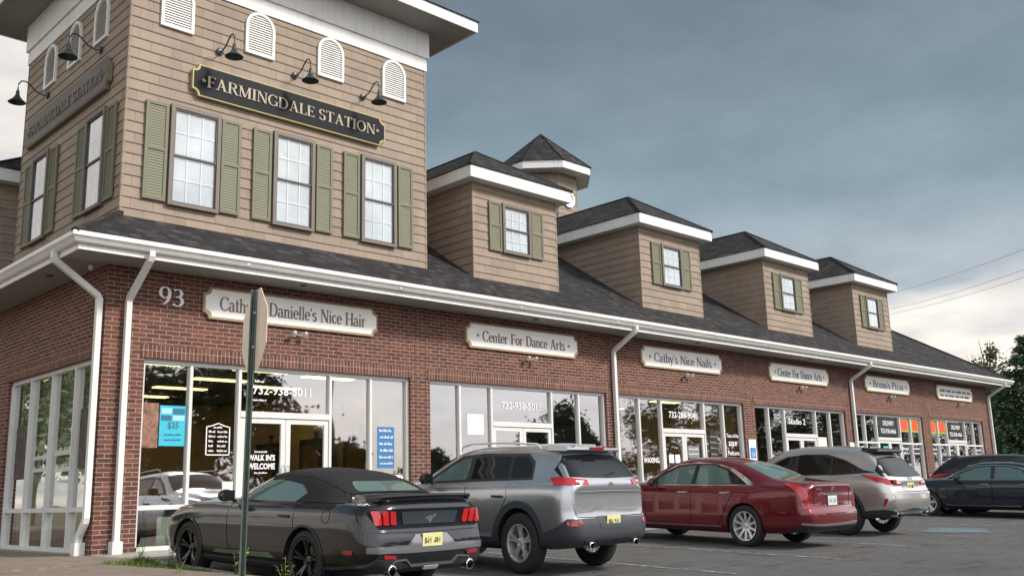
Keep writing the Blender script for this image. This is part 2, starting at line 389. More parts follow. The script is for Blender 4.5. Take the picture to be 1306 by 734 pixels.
# ------------------------------------------------------------------ lettering
T_, t_ = .155, .055
def arc(cx, cy, rx, ry, a0, a1): return ('a', cx, cy, rx, ry, a0, a1)
def ln(x0, y0, x1, y1, w=T_): return ('l', x0, y0, x1, y1, w)
def sf(x, y, w=.30): return ('f', x, y, w)
G = {
 'F': (.62, [ln(.17,0,.17,1), sf(.17,0), ln(.05,.97,.6,.97,t_), ln(.17,.52,.48,.52,t_), ln(.58,1,.58,.8,t_), ln(.48,.62,.48,.42,t_)]),
 'A': (.84, [ln(.40,1,.16,0,.06), ln(.40,1,.68,0,T_), ln(.24,.34,.58,.34,t_), sf(.14,0,.26), sf(.69,0,.28)]),
 'R': (.78, [ln(.17,0,.17,1), sf(.17,0), ln(.05,.97,.4,.97,t_), arc(.38,.75,.22,.22,-90,90), ln(.17,.53,.4,.53,t_), ln(.42,.53,.68,0,T_), sf(.7,0,.2)]),
 'M': (1.0, [ln(.15,0,.15,1,.06), ln(.17,1,.48,.05,T_), ln(.5,.05,.8,1,.06), ln(.82,0,.82,1), sf(.15,0,.24), sf(.82,0), sf(.13,.96,.24), sf(.85,.96,.24)]),
 'I': (.36, [ln(.18,0,.18,1), sf(.18,0), sf(.18,.96)]),
 'N': (.84, [ln(.15,0,.15,1,.06), ln(.17,1,.68,.02,T_), ln(.70,0,.70,1,.06), sf(.15,0,.24), sf(.13,.96,.24), sf(.7,.96,.24)]),
 'G': (.80, [arc(.42,.5,.33,.48,50,318), ln(.70,0.04,.70,.42,.13), sf(.68,.40,.26), ln(.67,.98,.67,.74,t_)]),
 'D': (.82, [ln(.17,0,.17,1), ln(.05,.97,.38,.97,t_), ln(.05,.03,.38,.03,t_), arc(.36,.5,.35,.48,-90,90)]),
 'L': (.62, [ln(.17,0,.17,1), sf(.17,.96), ln(.05,.03,.56,.03,t_), ln(.57,0,.57,.24,t_)]),
 'E': (.64, [ln(.17,0,.17,1), ln(.05,.97,.56,.97,t_), ln(.05,.03,.58,.03,t_), ln(.17,.52,.46,.52,t_), ln(.57,.8,.57,1,t_), ln(.59,0,.59,.22,t_), ln(.46,.42,.46,.62,t_)]),
 'S': (.60, [arc(.29,.74,.19,.23,20,210), arc(.29,.74,.19,.24,210,270), arc(.31,.25,.2,.25,-150,90), ln(.48,.98,.48,.76,t_), ln(.1,.02,.1,.26,t_)]),
 'T': (.72, [ln(.36,0,.36,1), sf(.36,0), ln(.06,.97,.66,.97,t_), ln(.06,1,.06,.78,t_), ln(.66,1,.66,.78,t_)]),
 'O': (.86, [arc(.43,.5,.34,.48,0,360)]),
 'C': (.76, [arc(.42,.5,.33,.48,45,315), ln(.68,.98,.68,.72,t_)]),
 'H': (.86, [ln(.17,0,.17,1), ln(.69,0,.69,1), ln(.17,.5,.69,.5,t_), sf(.17,0), sf(.17,.96), sf(.69,0), sf(.69,.96)]),
 'P': (.68, [ln(.17,0,.17,1), sf(.17,0), ln(.05,.97,.4,.97,t_), arc(.37,.73,.23,.24,-90,90), ln(.17,.49,.38,.49,t_)]),
 'B': (.72, [ln(.17,0,.17,1), ln(.05,.97,.4,.97,t_), ln(.05,.03,.4,.03,t_), arc(.36,.75,.2,.22,-90,90), ln(.17,.53,.38,.53,t_), arc(.38,.28,.24,.25,-90,90)]),
 'a': (.52, [arc(.22,.46,.15,.18,20,160), ln(.38,0,.38,.5,.13), arc(.22,.18,.17,.17,90,290), sf(.42,0,.14)]),
 't': (.36, [ln(.17,.08,.17,.88,.12), ln(.03,.62,.32,.62,t_), arc(.25,.12,.1,.1,190,330)]),
 'h': (.58, [ln(.13,0,.13,1,.12), ln(.44,0,.44,.46,.12), arc(.29,.46,.16,.17,0,150), sf(.13,0,.24), sf(.44,0,.24), sf(.1,.97,.16)]),
 'y': (.52, [ln(.08,.63,.26,.02,.12), ln(.45,.63,.2,-.26,.05), sf(.08,.62,.2), sf(.44,.62,.18), ln(.08,-.26,.2,-.26,.07)]),
 'n': (.58, [ln(.13,0,.13,.64,.12), ln(.44,0,.44,.46,.12), arc(.29,.46,.16,.17,0,150), sf(.13,0,.24), sf(.44,0,.24), sf(.1,.62,.16)]),
 'i': (.29, [ln(.14,0,.14,.64,.12), sf(.14,0,.24), sf(.11,.62,.16), ln(.08,.88,.21,.88,.12)]),
 'e': (.50, [arc(.26,.33,.19,.31,0,320), ln(.09,.36,.45,.36,t_)]),
 'l': (.29, [ln(.14,0,.14,1,.12), sf(.14,0,.24), sf(.11,.97,.16)]),
 "'": (.20, [ln(.1,.98,.08,.74,.09)]),
 's': (.44, [arc(.21,.49,.13,.14,20,260), arc(.22,.17,.14,.17,-160,90)]),
 'r': (.44, [ln(.13,0,.13,.64,.12), sf(.13,0,.24), sf(.1,.62,.16), arc(.3,.46,.15,.15,50,160)]),
 'c': (.47, [arc(.26,.33,.19,.31,45,320)]),
 'o': (.54, [arc(.27,.33,.2,.31,0,360)]),
 'u': (.58, [ln(.13,.18,.13,.64,.12), ln(.44,0,.44,.64,.12), arc(.28,.18,.15,.17,180,340), sf(.1,.62,.18), sf(.42,.62,.16), sf(.48,0,.16)]),
 'z': (.46, [ln(.06,.62,.4,.62,t_), ln(.38,.62,.08,.03,.12), ln(.06,.03,.42,.03,t_)]),
 '&': (.78, [arc(.34,.78,.15,.18,0,360), arc(.3,.26,.24,.26,40,310), ln(.22,.72,.68,.03,.12), ln(.5,.2,.68,.5,t_)]),
 '9': (.62, [arc(.3,.68,.22,.30,0,360), arc(.12,.62,.40,.60,-75,15)]),
 '3': (.58, [arc(.24,.76,.2,.22,-90,140), arc(.24,.29,.25,.28,-140,90), ln(.18,.54,.28,.54,.07)]),
 '*': (.40, []),
 ' ': (.34, []),
}
def glyph_polys(ch):
    w, st = G[ch]; out = []
    for s in st:
        if s[0] == 'l':
            _, x0, y0, x1, y1, wd = s
            if abs(x0-x1) > abs(y0-y1)*1.2: out.append([(x0,y0-wd/2),(x1,y1-wd/2),(x1,y1+wd/2),(x0,y0+wd/2)])
            else: out.append([(x0-wd/2,y0),(x0+wd/2,y0),(x1+wd/2,y1),(x1-wd/2,y1)])
        elif s[0] == 'f':
            _, x, y, wd = s; y0 = max(0, y-.02); out.append([(x-wd/2,y0),(x+wd/2,y0),(x+wd/2,y0+.05),(x-wd/2,y0+.05)])
        else:
            _, cx, cy, rx, ry, a0, a1 = s; n = max(4, int(abs(a1-a0)/18)); pr = None
            for k in range(n+1):
                a = math.radians(a0+(a1-a0)*k/n); c, q = math.cos(a), math.sin(a)
                h = (t_+(T_*.95-t_)*abs(c)**1.3)/2
                cur = ((cx+(rx+h)*c, cy+(ry+h)*q), (cx+(rx-h)*c, cy+(ry-h)*q))
                if pr: out.append([pr[0], cur[0], cur[1], pr[1]])
                pr = cur
    if ch == '*':
        pts = []
        for k in range(10): a = PI/2+k*PI/5; r = .2 if k % 2 == 0 else .08; pts.append((.2+r*math.cos(a), .5+r*math.sin(a)))
        c = (.2,.5)
        for k in range(10): out.append([c, pts[k], pts[(k+1)%10]])
    return w, out
def letter_mesh(text, org, u, n, height, total, depth=.008, up=(0,0,1)):
    """serif lettering laid out to a total width; org = lower-left, u = reading direction, n = outward"""
    org, u, n, up = Vector(org), Vector(u), Vector(n), Vector(up)
    W = sum(G[c][0] for c in text); sx = total/W; mb = MB(); x = 0; q = 0
    for c in text:
        w, polys = glyph_polys(c)
        for p in polys:
            q += 1; mb.prism([org+u*((x+a)*sx)+up*(b*height)-n*(.00005*(q%9)) for a, b in p], n*(depth+.0005*(q%9)))
        x += w
    return mb
def sans_mesh(name, text, org, u, n, height, width=None, material=None, parent=None, depth=.004, bold=.0):
    cu = bpy.data.curves.new(name, 'FONT'); cu.body = text; cu.size = 1; cu.offset = bold; cu.resolution_u = 2
    o = bpy.data.objects.new(name, cu); col.objects.link(o)
    dg = bpy.context.evaluated_depsgraph_get(); me = bpy.data.meshes.new_from_object(o.evaluated_get(dg))
    bpy.data.objects.remove(o)
    vs = [v.co.copy() for v in me.vertices]
    x0 = min(v.x for v in vs); x1 = max(v.x for v in vs); y0 = min(v.y for v in vs); y1 = max(v.y for v in vs)
    sy = height/(y1-y0); sx = (width/(x1-x0)) if width else sy
    org, u, n = Vector(org), Vector(u), Vector(n)
    for v in me.vertices: v.co = org + u*((v.co.x-x0)*sx) + Vector((0,0,1))*((v.co.y-y0)*sy) + n*depth
    me.materials.clear(); me.materials.append(material)
    o = bpy.data.objects.new(name, me); col.objects.link(o)
    if parent: o.parent = parent
    return o

# ------------------------------------------------------------------ ground
def lot(y): return -.065 + .037*max(y, -16)
def ground():
    mb = MB(); S = 900
    mb.face([(-S,-S,-.80),(S,-S,-.80),(S,S,-.80),(-S,S,-.80)]); struct(mb.build('ground', M['field']))
    mb = MB(); ys = [-1.62,-4,-8,-12,-16,-40]; xs = [.1, 20, 70]
    for a, b in zip(ys, ys[1:]):
        for c, d in zip(xs, xs[1:]): mb.face([(c,b,lot(b)),(d,b,lot(b)),(d,a,lot(a)),(c,a,lot(a))])
    struct(mb.build('parking_lot', M['asphalt']))
    mb = MB(); mb.face([(-60,-40,-.66),(.1,-40,-.66),(.1,-16,-.66),(-60,-16,-.66)]); struct(mb.build('road', M['asphalt']))
    mb = MB(); mb.box((-7,-2.0,-.5),(0,0,-.012)); mb.box((-7,0,-.5),(-.0,30,-.012)); mb.box((-7,-16,-.8),(-.52,-2.0,-.03))
    struct(mb.build('paved_walkway', M['paver']))
    mb = MB(); mb.box((0,-1.45,-.5),(38,0,-.01)); struct(mb.build('walkway', M['concrete']))
    mb = MB(); mb.box((.1,-1.62,-.5),(38,-1.452,-.02)); struct(mb.build('curb', M['concrete']))
    mb = MB()
    for a, b in ((-1.9,-6),(-6,-10),(-10,-16)):
        mb.prism([(-.03,a,lot(a)+.11),(.1,a,lot(a)+.11),(.1,b,lot(b)+.11),(-.03,b,lot(b)+.11)], (0,0,-.4))
    struct(mb.build('verge_curb', M['concrete']))
    mb = MB()
    for a, b in ((-2.0,-6),(-6,-10),(-10,-16)):
        mb.prism([(-.52,a,lot(a)+.06),(-.034,a,lot(a)+.07),(-.034,b,lot(b)+.07),(-.52,b,lot(b)+.06)], (0,0,-.4))
    struct(mb.build('verge', M['soil']))
    # painted stall lines and blue patch
    def strip(name, m, pts, dz=.005):
        k = MB(); k.face([(x,y,lot(y)+dz) for x, y in pts]); return struct(k.build(name, m))
    mb = MB()
    for (x0,y0,x1,y1) in ((2.1,-1.8,2.2,-7.2),(4.68,-1.8,4.86,-7.5),(7.28,-1.8,7.5,-7.5),(10.0,-1.8,10.4,-7.4),(12.8,-1.8,13.2,-7.3),(16.6,-1.8,16.9,-6.6),(19.2,-1.8,19.5,-7.5)):
        w = .055; n = 6
        for k in range(n):
            a, b = k/n, (k+1)/n; xa, xb = x0+(x1-x0)*a, x0+(x1-x0)*b; ya, yb = y0+(y1-y0)*a, y0+(y1-y0)*b
            mb.face([(xa-w,ya,lot(ya)+.005),(xb-w,yb,lot(yb)+.005),(xb+w,yb,lot(yb)+.005),(xa+w,ya,lot(ya)+.005)])
    struct(mb.build('stall_lines', M['line']))
    strip('blue_stall_marking', M['bluepaint'], [(13.65,-5.98),(14.45,-7.0),(15.7,-6.4),(15.1,-5.55)], .009)
    # grass blades on the verge (nobody could count them)
    mb = MB(); rnd = random.Random(3)
    for k in range(11000):
        x = -.62+.58*rnd.random()**.8; y = -1.95-9*rnd.random()**1.6
        if noise.noise(Vector((x*2.2,y*2.2,0))) < -.15 and rnd.random() < .8: continue
        h = .03+.09*rnd.random()*(1+.6*noise.noise(Vector((x*3,y*3,5)))); a = rnd.random()*6.28; w = .004+.004*rnd.random()
        z = lot(y)+.055; dx, dy = math.cos(a), math.sin(a); l = h*.5*rnd.random()
        mb.v += [(x-dy*w,y+dx*w,z),(x+dy*w,y-dx*w,z),(x+dx*l*.4+dy*w*.7,y+dy*l*.4-dx*w*.7,z+h*.6),(x+dx*l,y+dy*l,z+h)]
        i = len(mb.v)-4; mb.f += [[i,i+1,i+2],[i,i+2,i+3]]; mb.m += [0,0]
    struct(mb.build('grass', M['grass'], recalc=False), 'stuff')
ground()
def weed(x, y, h, seed, label, flower=False, n=26):
    r = random.Random(seed); o = empty('weed_plant', (x,y,lot(y)+.07)); tag(o, label, 'weed')
    st = MB(); lf = MB()
    for k in range(4):
        a = r.random()*6.28; tip = (math.cos(a)*h*.25, math.sin(a)*h*.25, h*(.7+.3*r.random()))
        pts = [(0,0,-.02), (tip[0]*.3,tip[1]*.3,tip[2]*.5), tip]; st.tube(pts, .003, 5)
        for j in range(n//2):
            t = .15+.85*r.random(); p = Vector((tip[0]*t*t, tip[1]*t*t, tip[2]*t)); b = r.random()*6.28
            d = Vector((math.cos(b), math.sin(b), .5*r.random())); s = h*.16*(1.1-t*.6); q = d.cross(Vector((0,0,1))).normalized()*s*.28
            i = len(lf.v); lf.v += [tuple(p), tuple(p+d*s*.5+q), tuple(p+d*s), tuple(p+d*s*.5-q)]; lf.f.append([i,i+1,i+2,i+3]); lf.m.append(1 if flower and t > .7 else 0)
    st.build('stem', M['weed'], o); lf.build('leaf', [M['weed'], M['flower']], o, recalc=False)
weed(-.30,-2.35,.34,1,'broad leafy yellow-green weed at the verge corner nearest the brick pillar','', 60)
weed(-.12,-2.75,.30,2,'short leafy weed by the curb beside the charcoal car front wheel','', 50)
weed(-.55,-2.6,.18,6,'low spreading weed at the edge of the brick pavers','', 50)
weed(-.55,-5.2,.42,3,'tall thin flowering weed left of the stop sign post',True, 40)
weed(-.42,-5.9,.40,4,'thin seed-headed weed just right of the stop sign post',True, 30)
weed(-.75,-4.3,.24,5,'small green weed between the pavers and the flowering weed','', 40)

# ------------------------------------------------------------------ building
BLD = empty('commercial_building'); tag(BLD, 'long red brick strip of shops with taupe shingled tower, dormers and white gutter', 'building')
W1, LY = 34.6, 12.0
SH = [(.63,5.78),(6.25,11.46),(11.91,17.13),(17.67,22.82),(23.42,28.39),(29.02,33.85)]
ZT = 2.87; ZS = 4.25
def walls():
    mb = MB(); x = 0
    edges = [0]+[e for a in SH for e in a]+[W1]
    for k in range(0, len(edges), 2): mb.box((edges[k], 0, -.6), (edges[k+1], .3, ZT))
    mb.box((0,0,ZT+.212),(W1,.3,ZS+.05))
    # left side wall with its window
    mb.box((0,.3,-.6),(.3,.4,ZT)); mb.box((0,4.2,-.6),(.3,LY,ZT)); mb.box((0,.3,ZT+.212),(.3,LY,ZS+.05)); mb.box((0,4.32,ZT),(.3,LY,ZT+.212))
    mb.box((W1-.3,.3,-.6),(W1,LY,ZS)); mb.box((.3,LY-.3,-.6),(W1-.3,LY,ZS))
    # fill the band between soldier courses
    e = [0]+[v for a, b in SH for v in (a-.06, b+.06)]+[W1]
    for k in range(0, len(e), 2): mb.box((e[k], 0, ZT), (e[k+1], .3, ZT+.212))
    mb.box((0,.3,ZT),(.3,.38,ZT+.212))
    mb.build('wall', M['brick'], BLD)
    mb = MB()
    for a, b in SH: mb.box((a-.06,-.012,ZT+.002),(b+.06,.28,ZT+.21))
    mb.box((-.012,.38,ZT+.002),(.28,4.32,ZT+.21))
    mb.build('soldier_course', M['soldier'], BLD)
    mb = MB()
    for a, b in zip(SH, SH[1:]):
        c = (a[1]+b[0])/2
        mb.box((c-.135,-.004,-.05),(c-.127,.1,ZS)); mb.box((c+.127,-.004,-.05),(c+.135,.1,ZS))
    mb.build('control_joint', M['darkjoint'], BLD)
    for a in SH: 
        mb = MB(); mb.box((a[0],-.02,-.06),(a[1],.22,.0)); mb.build('sill', M['concrete'], BLD)
walls()
U, N = (1,0,0), (0,-1,0)
def pane(mb, x0, x1, z0, z1, y=.13): mb.box((x0,y-.003,z0),(x1,y+.003,z1))
def storefront(a, b, low_bar, side_bar=None):
    """five bays: narrow, narrow, door bay, narrow, narrow"""
    w = b-a; f = MB(); c = [0, .157, .322, .663, .832, 1.0]; xs = [a+w*q for q in c]; d = .05
    y0, y1 = .07, .19
    f.box((a,y0,ZT-.065),(b,y1,ZT)); f.box((a,y0,.0),(xs[2],y1,.06)); f.box((xs[3],y0,.0),(b,y1,.06))
    for k, x in enumerate(xs):
        x0, x1 = (x, x+d) if k == 0 else (x-d, x) if k == 5 else (x-d/2, x+d/2)
        f.box((x0,y0-.004*(k%2),.0),(x1,y1,ZT-.065))
    lz = low_bar
    segs = [(0,1),(1,2),(3,4),(4,5)]
    for i, j in segs:
        if lz: f.box((xs[i]+.02,y0+.004,lz-.035),(xs[j]-.02,y1-.005,lz+.035))
        if side_bar: f.box((xs[i]+.02,y0+.006,side_bar-.03),(xs[j]-.02,y1-.006,side_bar+.03))
    f.box((xs[2]+.02,y0-.006,2.03),(xs[3]-.02,y1,2.13))
    sf_ = f.build('storefront_frame', M['frame'], BLD)
    g = MB()
    for i, j in segs:
        zs = [.05]+([lz] if lz else [])+([side_bar] if side_bar else [])+[ZT-.04]
        for za, zb in zip(zs, zs[1:]): pane(g, xs[i]+.01, xs[j]-.01, za, zb)
    pane(g, xs[2]+.01, xs[3]-.01, 2.1, ZT-.04)
    g.build('glass_pane', M['glass'], sf_)
    xm = (xs[2]+xs[3])/2
    for (p, q) in ((xs[2]+.03, xm-.005), (xm+.005, xs[3]-.03)):
        k = MB(); st = .085
        k.box((p,.085,.02),(p+st,.135,2.02)); k.box((q-st,.085,.02),(q,.135,2.02)); k.box((p+st,.085,1.94),(q-st,.135,2.02)); k.box((p+st,.085,.02),(q-st,.135,.24))
        dr = k.build('door', M['frame'], BLD)
        k = MB(); pane(k, p+st-.005, q-st+.005, .23, 1.95, .11); k.build('door_glass', M['glass'], dr)
        k = MB(); hx = q-st/2 if p < xm-.5 and q < xm else p+st/2
        k.tube([(hx,.085,.9),(hx,.03,.9),(hx,.03,1.25),(hx,.085,1.25)], .012, 8); k.build('handle', M['chrome'], dr)
    return xs
XS = [storefront(a, b, .63 if i in (0,) else None, 1.95 if i > 3 else None) for i, (a, b) in enumerate(SH)]
def left_window():
    f = MB(); ys = [.4,1.2,2.2,3.2,4.2]; d = .042; x0, x1 = .07, .2
    f.box((x0,.4,ZT-.065),(x1,4.2,ZT)); f.box((x0,.4,.0),(x1,4.2,.06)); f.box((x0+.004,.42,.595),(x1-.004,4.18,.665))
    for k, y in enumerate(ys):
        a, b = (y, y+d) if k == 0 else (y-d, y) if k == 4 else (y-d/2, y+d/2)
        f.box((x0-.012,a,.0),(x1,b,ZT-.065))
    s = f.build('storefront_frame', M['frame'], BLD)
    g = MB()
    for a, b in zip(ys, ys[1:]):
        g.box((.127,a+.02,.05),(.133,b-.02,.63)); g.box((.127,a+.02,.63),(.133,b-.02,ZT-.04))
    g.build('glass_pane', M['glass'], s)
    k = MB(); k.box((-.02,.4,-.05),(.22,4.2,0)); k.build('sill', M['concrete'], BLD)
left_window()
# interiors of the shops
def interiors():
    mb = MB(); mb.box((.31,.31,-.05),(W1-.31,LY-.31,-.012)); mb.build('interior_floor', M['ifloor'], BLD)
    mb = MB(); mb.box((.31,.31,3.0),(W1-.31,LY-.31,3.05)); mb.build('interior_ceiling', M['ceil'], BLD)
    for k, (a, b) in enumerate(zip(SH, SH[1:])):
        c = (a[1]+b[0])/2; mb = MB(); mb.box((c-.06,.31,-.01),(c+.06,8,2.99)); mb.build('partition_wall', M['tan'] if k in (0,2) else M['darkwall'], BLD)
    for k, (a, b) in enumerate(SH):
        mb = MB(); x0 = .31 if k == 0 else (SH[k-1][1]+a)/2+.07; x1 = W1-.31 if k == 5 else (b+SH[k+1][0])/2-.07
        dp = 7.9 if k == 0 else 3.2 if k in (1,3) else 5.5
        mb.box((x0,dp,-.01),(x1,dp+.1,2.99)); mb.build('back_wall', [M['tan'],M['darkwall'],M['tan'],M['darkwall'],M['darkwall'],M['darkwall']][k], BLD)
    sal = [(1.3,1.3),(1.3,2.9),(1.3,4.6),(1.3,6.4),(3.4,1.3),(3.4,2.9),(3.4,4.6),(3.4,6.4),(5.0,1.6),(5.0,3.6)]
    for k, (x, y) in enumerate(sal + [(13.0,1.4),(15.8,1.6),(13.5,3.4),(15.8,3.6)]):
        mb = MB(); mb.box((x-.55,y-.11,2.97),(x+.55,y+.11,2.992), 0)
        o = mb.build('ceiling_light', M['troffer'])
        tag(o, 'long yellow lit ceiling panel inside the hair salon' if k < 10 else 'long yellow lit ceiling panel inside the nail salon', 'ceiling light', 'lit ceiling panels in the hair salon' if k < 10 else 'lit ceiling panels in the nail salon')
interiors()
mb = MB(); mb.box((.235,.45,.68),(.245,4.15,2.80)); mb.build('green_screen', M['greenwall'], BLD)
def armoire(x, y, lab):
    o = empty('styling_station', (x,y,0)); tag(o, lab, 'mirror cabinet', 'styling stations in the hair salon')
    b = MB(); b.box((-.12,-.45,0),(.12,.45,1.9)); b.build('cabinet', M['darkwood'], o)
    m = MB(); m.box((-.135,-.3,.9),(-.122,.3,1.75)); m.build('mirror', M['mirrorglass'], o)
    c = MB(); c.lathe([(.0,1.9),(.05,1.9),(.03,2.0),(.07,2.04),(.0,2.1)], 12); c.build('finial', M['darkwood'], o)
armoire(5.65,1.4,'dark wood mirror cabinet behind the right salon door, nearest the window')
armoire(5.65,3.0,'dark wood mirror cabinet behind the left salon door, second from the window')
armoire(5.65,4.8,'dark wood mirror cabinet deepest inside the salon, farthest from the window')
def table(x, y):
    o = empty('reception_desk', (x,y,0)); tag(o, 'navy reception desk with pale panels low behind the leftmost salon pane', 'desk')
    b = MB(); b.box((-.5,-.25,.5),(.6,.25,.72)); b.build('desk_top', mat('navy_desk',(.02,.035,.07),.5), o)
    for q in (-.4,.45):
        k = MB(); k.box((q-.05,-.2,0),(q+.05,.2,.5)); k.build('leg', M['darkwood'], o)
    k = MB(); k.box((-.2,-.22,.05),(.2,-.2,.48)); k.build('front_panel', M['paper'], o)
table(1.5,1.0)

# roof, eaves
EO = .70
RING = [(W1+.0,-.0),(0,0),(0,LY),(W1,LY)]
def rect_ring(x0, y0, x1, y1): return [(x0,y0),(x1,y0),(x1,y1),(x0,y1)]
def soffit_strip(x0,y0,x1,y1, o, z, m, name, parent, hgt=.02):
    mb = MB(); a = (x0-o,y0-o); b = (x1+o,y0-o); c = (x1+o,y1+o); d = (x0-o,y1+o)
    A,B,C_,D_ = (x0,y0),(x1,y0),(x1,y1),(x0,y1)
    for (p,q,r,s), ax in (((a,b,B,A),0),((b,c,C_,B),1),((c,d,D_,C_),0),((d,a,A,D_),1)):
        pts = [(p[0],p[1],z),(q[0],q[1],z),(r[0],r[1],z),(s[0],s[1],z)]
        mb.face(pts, 0, [(t[ax], t[1-ax]) for t in pts])
    return mb.build(name, m, parent, recalc=False)
soffit_strip(0,0,W1,LY,EO,ZS,M['soffit'],'soffit',BLD)
mb = MB()
sweep(mb, rect_ring(0,0,W1,LY), [(.68,ZS-.012),(.705,ZS-.012),(.705,4.44),(.68,4.44)], True); mb.build('fascia', M['trim'], BLD)
mb = MB()
gp = [(.706,4.325),(.76,4.322),(.79,4.345),(.805,4.39),(.83,4.41),(.83,4.465),(.815,4.478),(.80,4.462),(.79,4.40),(.775,4.36),(.75,4.345),(.718,4.345),(.718,4.47),(.706,4.47)]
sweep(mb, rect_ring(0,0,W1,LY), gp, True); mb.build('gutter', M['gutter'], BLD, smooth=40)
for gx in [1.9+3.05*k for k in range(11)]:
    mb = MB(); sweep(mb, [(gx-.03,0),(gx+.03,0)], [(o_+.004 if o_ > .75 else o_, z_-(.003 if z_ < 4.36 else -.002)) for o_, z_ in gp]); mb.build('gutter_seam', M['gutter'], BLD)
S_ = .66; RY = LY/2; 
def roofz(d): return 4.455 + S_*(d+.80)
e = .80; rh = roofz(RY)
mb = MB(); A = (-e,-e,roofz(-e)); B = (W1+e,-e,roofz(-e)); C_ = (W1+e,LY+e,roofz(-e)); D_ = (-e,LY+e,roofz(-e)); R1 = (RY,RY,rh); R2 = (W1-RY,RY,rh)
for q in ((A,B,R2,R1),(B,C_,R2),(C_,D_,R1,R2),(D_,A,R1)): mb.face(q)
mb.build('main_roof', M['shingle'], BLD)
mb = MB()
for p, q in ((A,R1),(B,R2),(C_,R2),(D_,R1),(R1,R2)):
    mb.tube([Vector(p)+Vector((0,0,.005)), Vector(q)+Vector((0,0,.005))], .06, 6)
mb.build('ridge_cap', M['shingle'], BLD)
# soffit lights
for (x, y) in ((3.15,-.42),(8.8,-.42),(14.6,-.42),(20.2,-.42),(25.9,-.42)):
    mb = MB(); mb.lathe([(.0,-.01),(.055,-.01),(.06,0),(.0,.0)], 16, c=(x,y,ZS-.001)); mb.build('soffit_light', M['darkjoint'], BLD)
mb = MB(); mb.lathe([(.0,-.01),(.055,-.01),(.06,0),(.0,.0)], 16, c=(-.4,1.3,ZS-.001)); mb.build('soffit_light', M['darkjoint'], BLD)
mb = MB(); mb.lathe([(.0,-.09),(.035,-.07),(.04,-.02),(.03,0),(.0,.0)], 14, c=(-.18,.2,ZS-.001)); mb.build('camera_dome', M['frame'], BLD)

# downspouts
def downspout(pts, w=.045):
    mb = MB()
    path = [Vector(p) for p in pts]; dense = [path[0]]
    for a, b, c in zip(path, path[1:], path[2:]):
        d1 = (a-b).normalized()*.03; d2 = (c-b).normalized()*.03; dense += [b+d1, b+d2]
    dense.append(path[-1])
    mb.tube(dense, w*1.3, 4, ry=w*1.3)
    b = path[-1]; mb.box((b.x-.075,b.y-.075,b.z-.02),(b.x+.075,b.y+.075,b.z+.17))
    mb.build('downspout', M['gutter'], BLD)
downspout([(.33,-.765,4.34),(.33,-.765,4.24),(.31,-.08,3.72),(.31,-.08,0)])
downspout([(-.765,.06,4.34),(-.765,.06,4.22),(-.08,.06,3.74),(-.08,.06,.48),(-.09,.27,.24),(-.09,.27,.0)])
for x in (11.70,23.24,34.55): downspout([(x+.02,-.765,4.34),(x+.02,-.765,4.24),(x,-.08,3.85),(x,-.08,0)])

# siding
CH = .1806
def siding(mb, o, u, n, width, z0, z1):
    """lapped courses between z0 and z1 on the plane through o, u = along, n = outward"""
    o, u, n = Vector(o), Vector(u), Vector(n); z = math.floor(z0/CH)*CH
    while z < z1-.005:
        a, b = max(z, z0), min(z+CH, z1)
        t0, t1 = .017, .004
        q = [o+u*(-t0)+n*t0, o+u*(width+t0)+n*t0, o+u*(width+t0)+n*t1, o+u*(-t0)+n*t1]
        zs = (a, a, b, b)
        f = [Vector((p.x,p.y,zz)) for p, zz in zip(q, zs)]
        mb.face(f)
        bi = [f[0], f[1], Vector((f[1].x-n.x*.03,f[1].y-n.y*.03,a)), Vector((f[0].x-n.x*.03,f[0].y-n.y*.03,a))]
        mb.face(bi[::-1])
        for s in (0, 1):
            e0 = f[0] if s == 0 else f[1]; e1 = f[3] if s == 0 else f[2]
            mb.face([e0, e1, Vector((e1.x-n.x*.03,e1.y-n.y*.03,b)), Vector((e0.x-n.x*.03,e0.y-n.y*.03,a))])
        z += CH
def siding_obj(name, spec, parent):
    mb = MB()
    for s in spec: siding(mb, *s)
    return mb.build(name, M['siding'], parent, recalc=False)
def frame_mtx(o, u, n): # local x=u, y=into wall, z=up
    u, n = Vector(u), Vector(n); m = Matrix.Identity(4)
    for i in range(3): m[i][0] = u[i]; m[i][1] = -n[i]; m[i][2] = (0,0,1)[i]; m[i][3] = o[i]
    return m
def window(parent, mt, x0, x1, z0, z1, cols=3, rows=2, glare=None):
    mt = mt @ Matrix.Translation((0,-.042,0))
    c = .065; f = MB()
    f.box((x0,-.045,z0),(x0+c,.02,z1)); f.box((x1-c,-.045,z0),(x1,.02,z1)); f.box((x0+c,-.045,z1-c),(x1-c,.02,z1)); f.box((x0+c,-.05,z0),(x1-c,.02,z0+c*.8))
    a, b, lo, hi = x0+c, x1-c, z0+c*.8, z1-c; mid = (lo+hi)/2; s = .022
    for (p, q, dy) in ((lo, mid+.015, .0), (mid-.015, hi, -.012)):
        f.box((a,-.018+dy,p),(a+s,.01,q),1); f.box((b-s,-.018+dy,p),(b,.01,q),1); f.box((a+s,-.018+dy,p),(b-s,.01,p+s+.008),1); f.box((a+s,-.018+dy,q-s-.006),(b-s,.01,q),1)
    for (p, q) in ((lo, mid), (mid, hi)):
        for k in range(1, cols): x = a+(b-a)*k/cols; f.box((x-.008,-.004,p+.02),(x+.008,.004,q-.02),2)
        for k in range(1, rows): z = p+(q-p)*k/rows; f.box((a+.02,-.003,z-.008),(b-.02,.003,z+.008),2)
    f.transform(mt); w = f.build('window', [M['casing'],M['sash'],M['muntin']], parent)
    g = MB(); g.box((a+.01,-.0085,lo+.01),(b-.01,-.0055,hi-.01)); g.transform(mt)
    h = MB(); h.box((a,.010,lo),(b,.014,hi)); h.transform(mt)
    return w, g, h
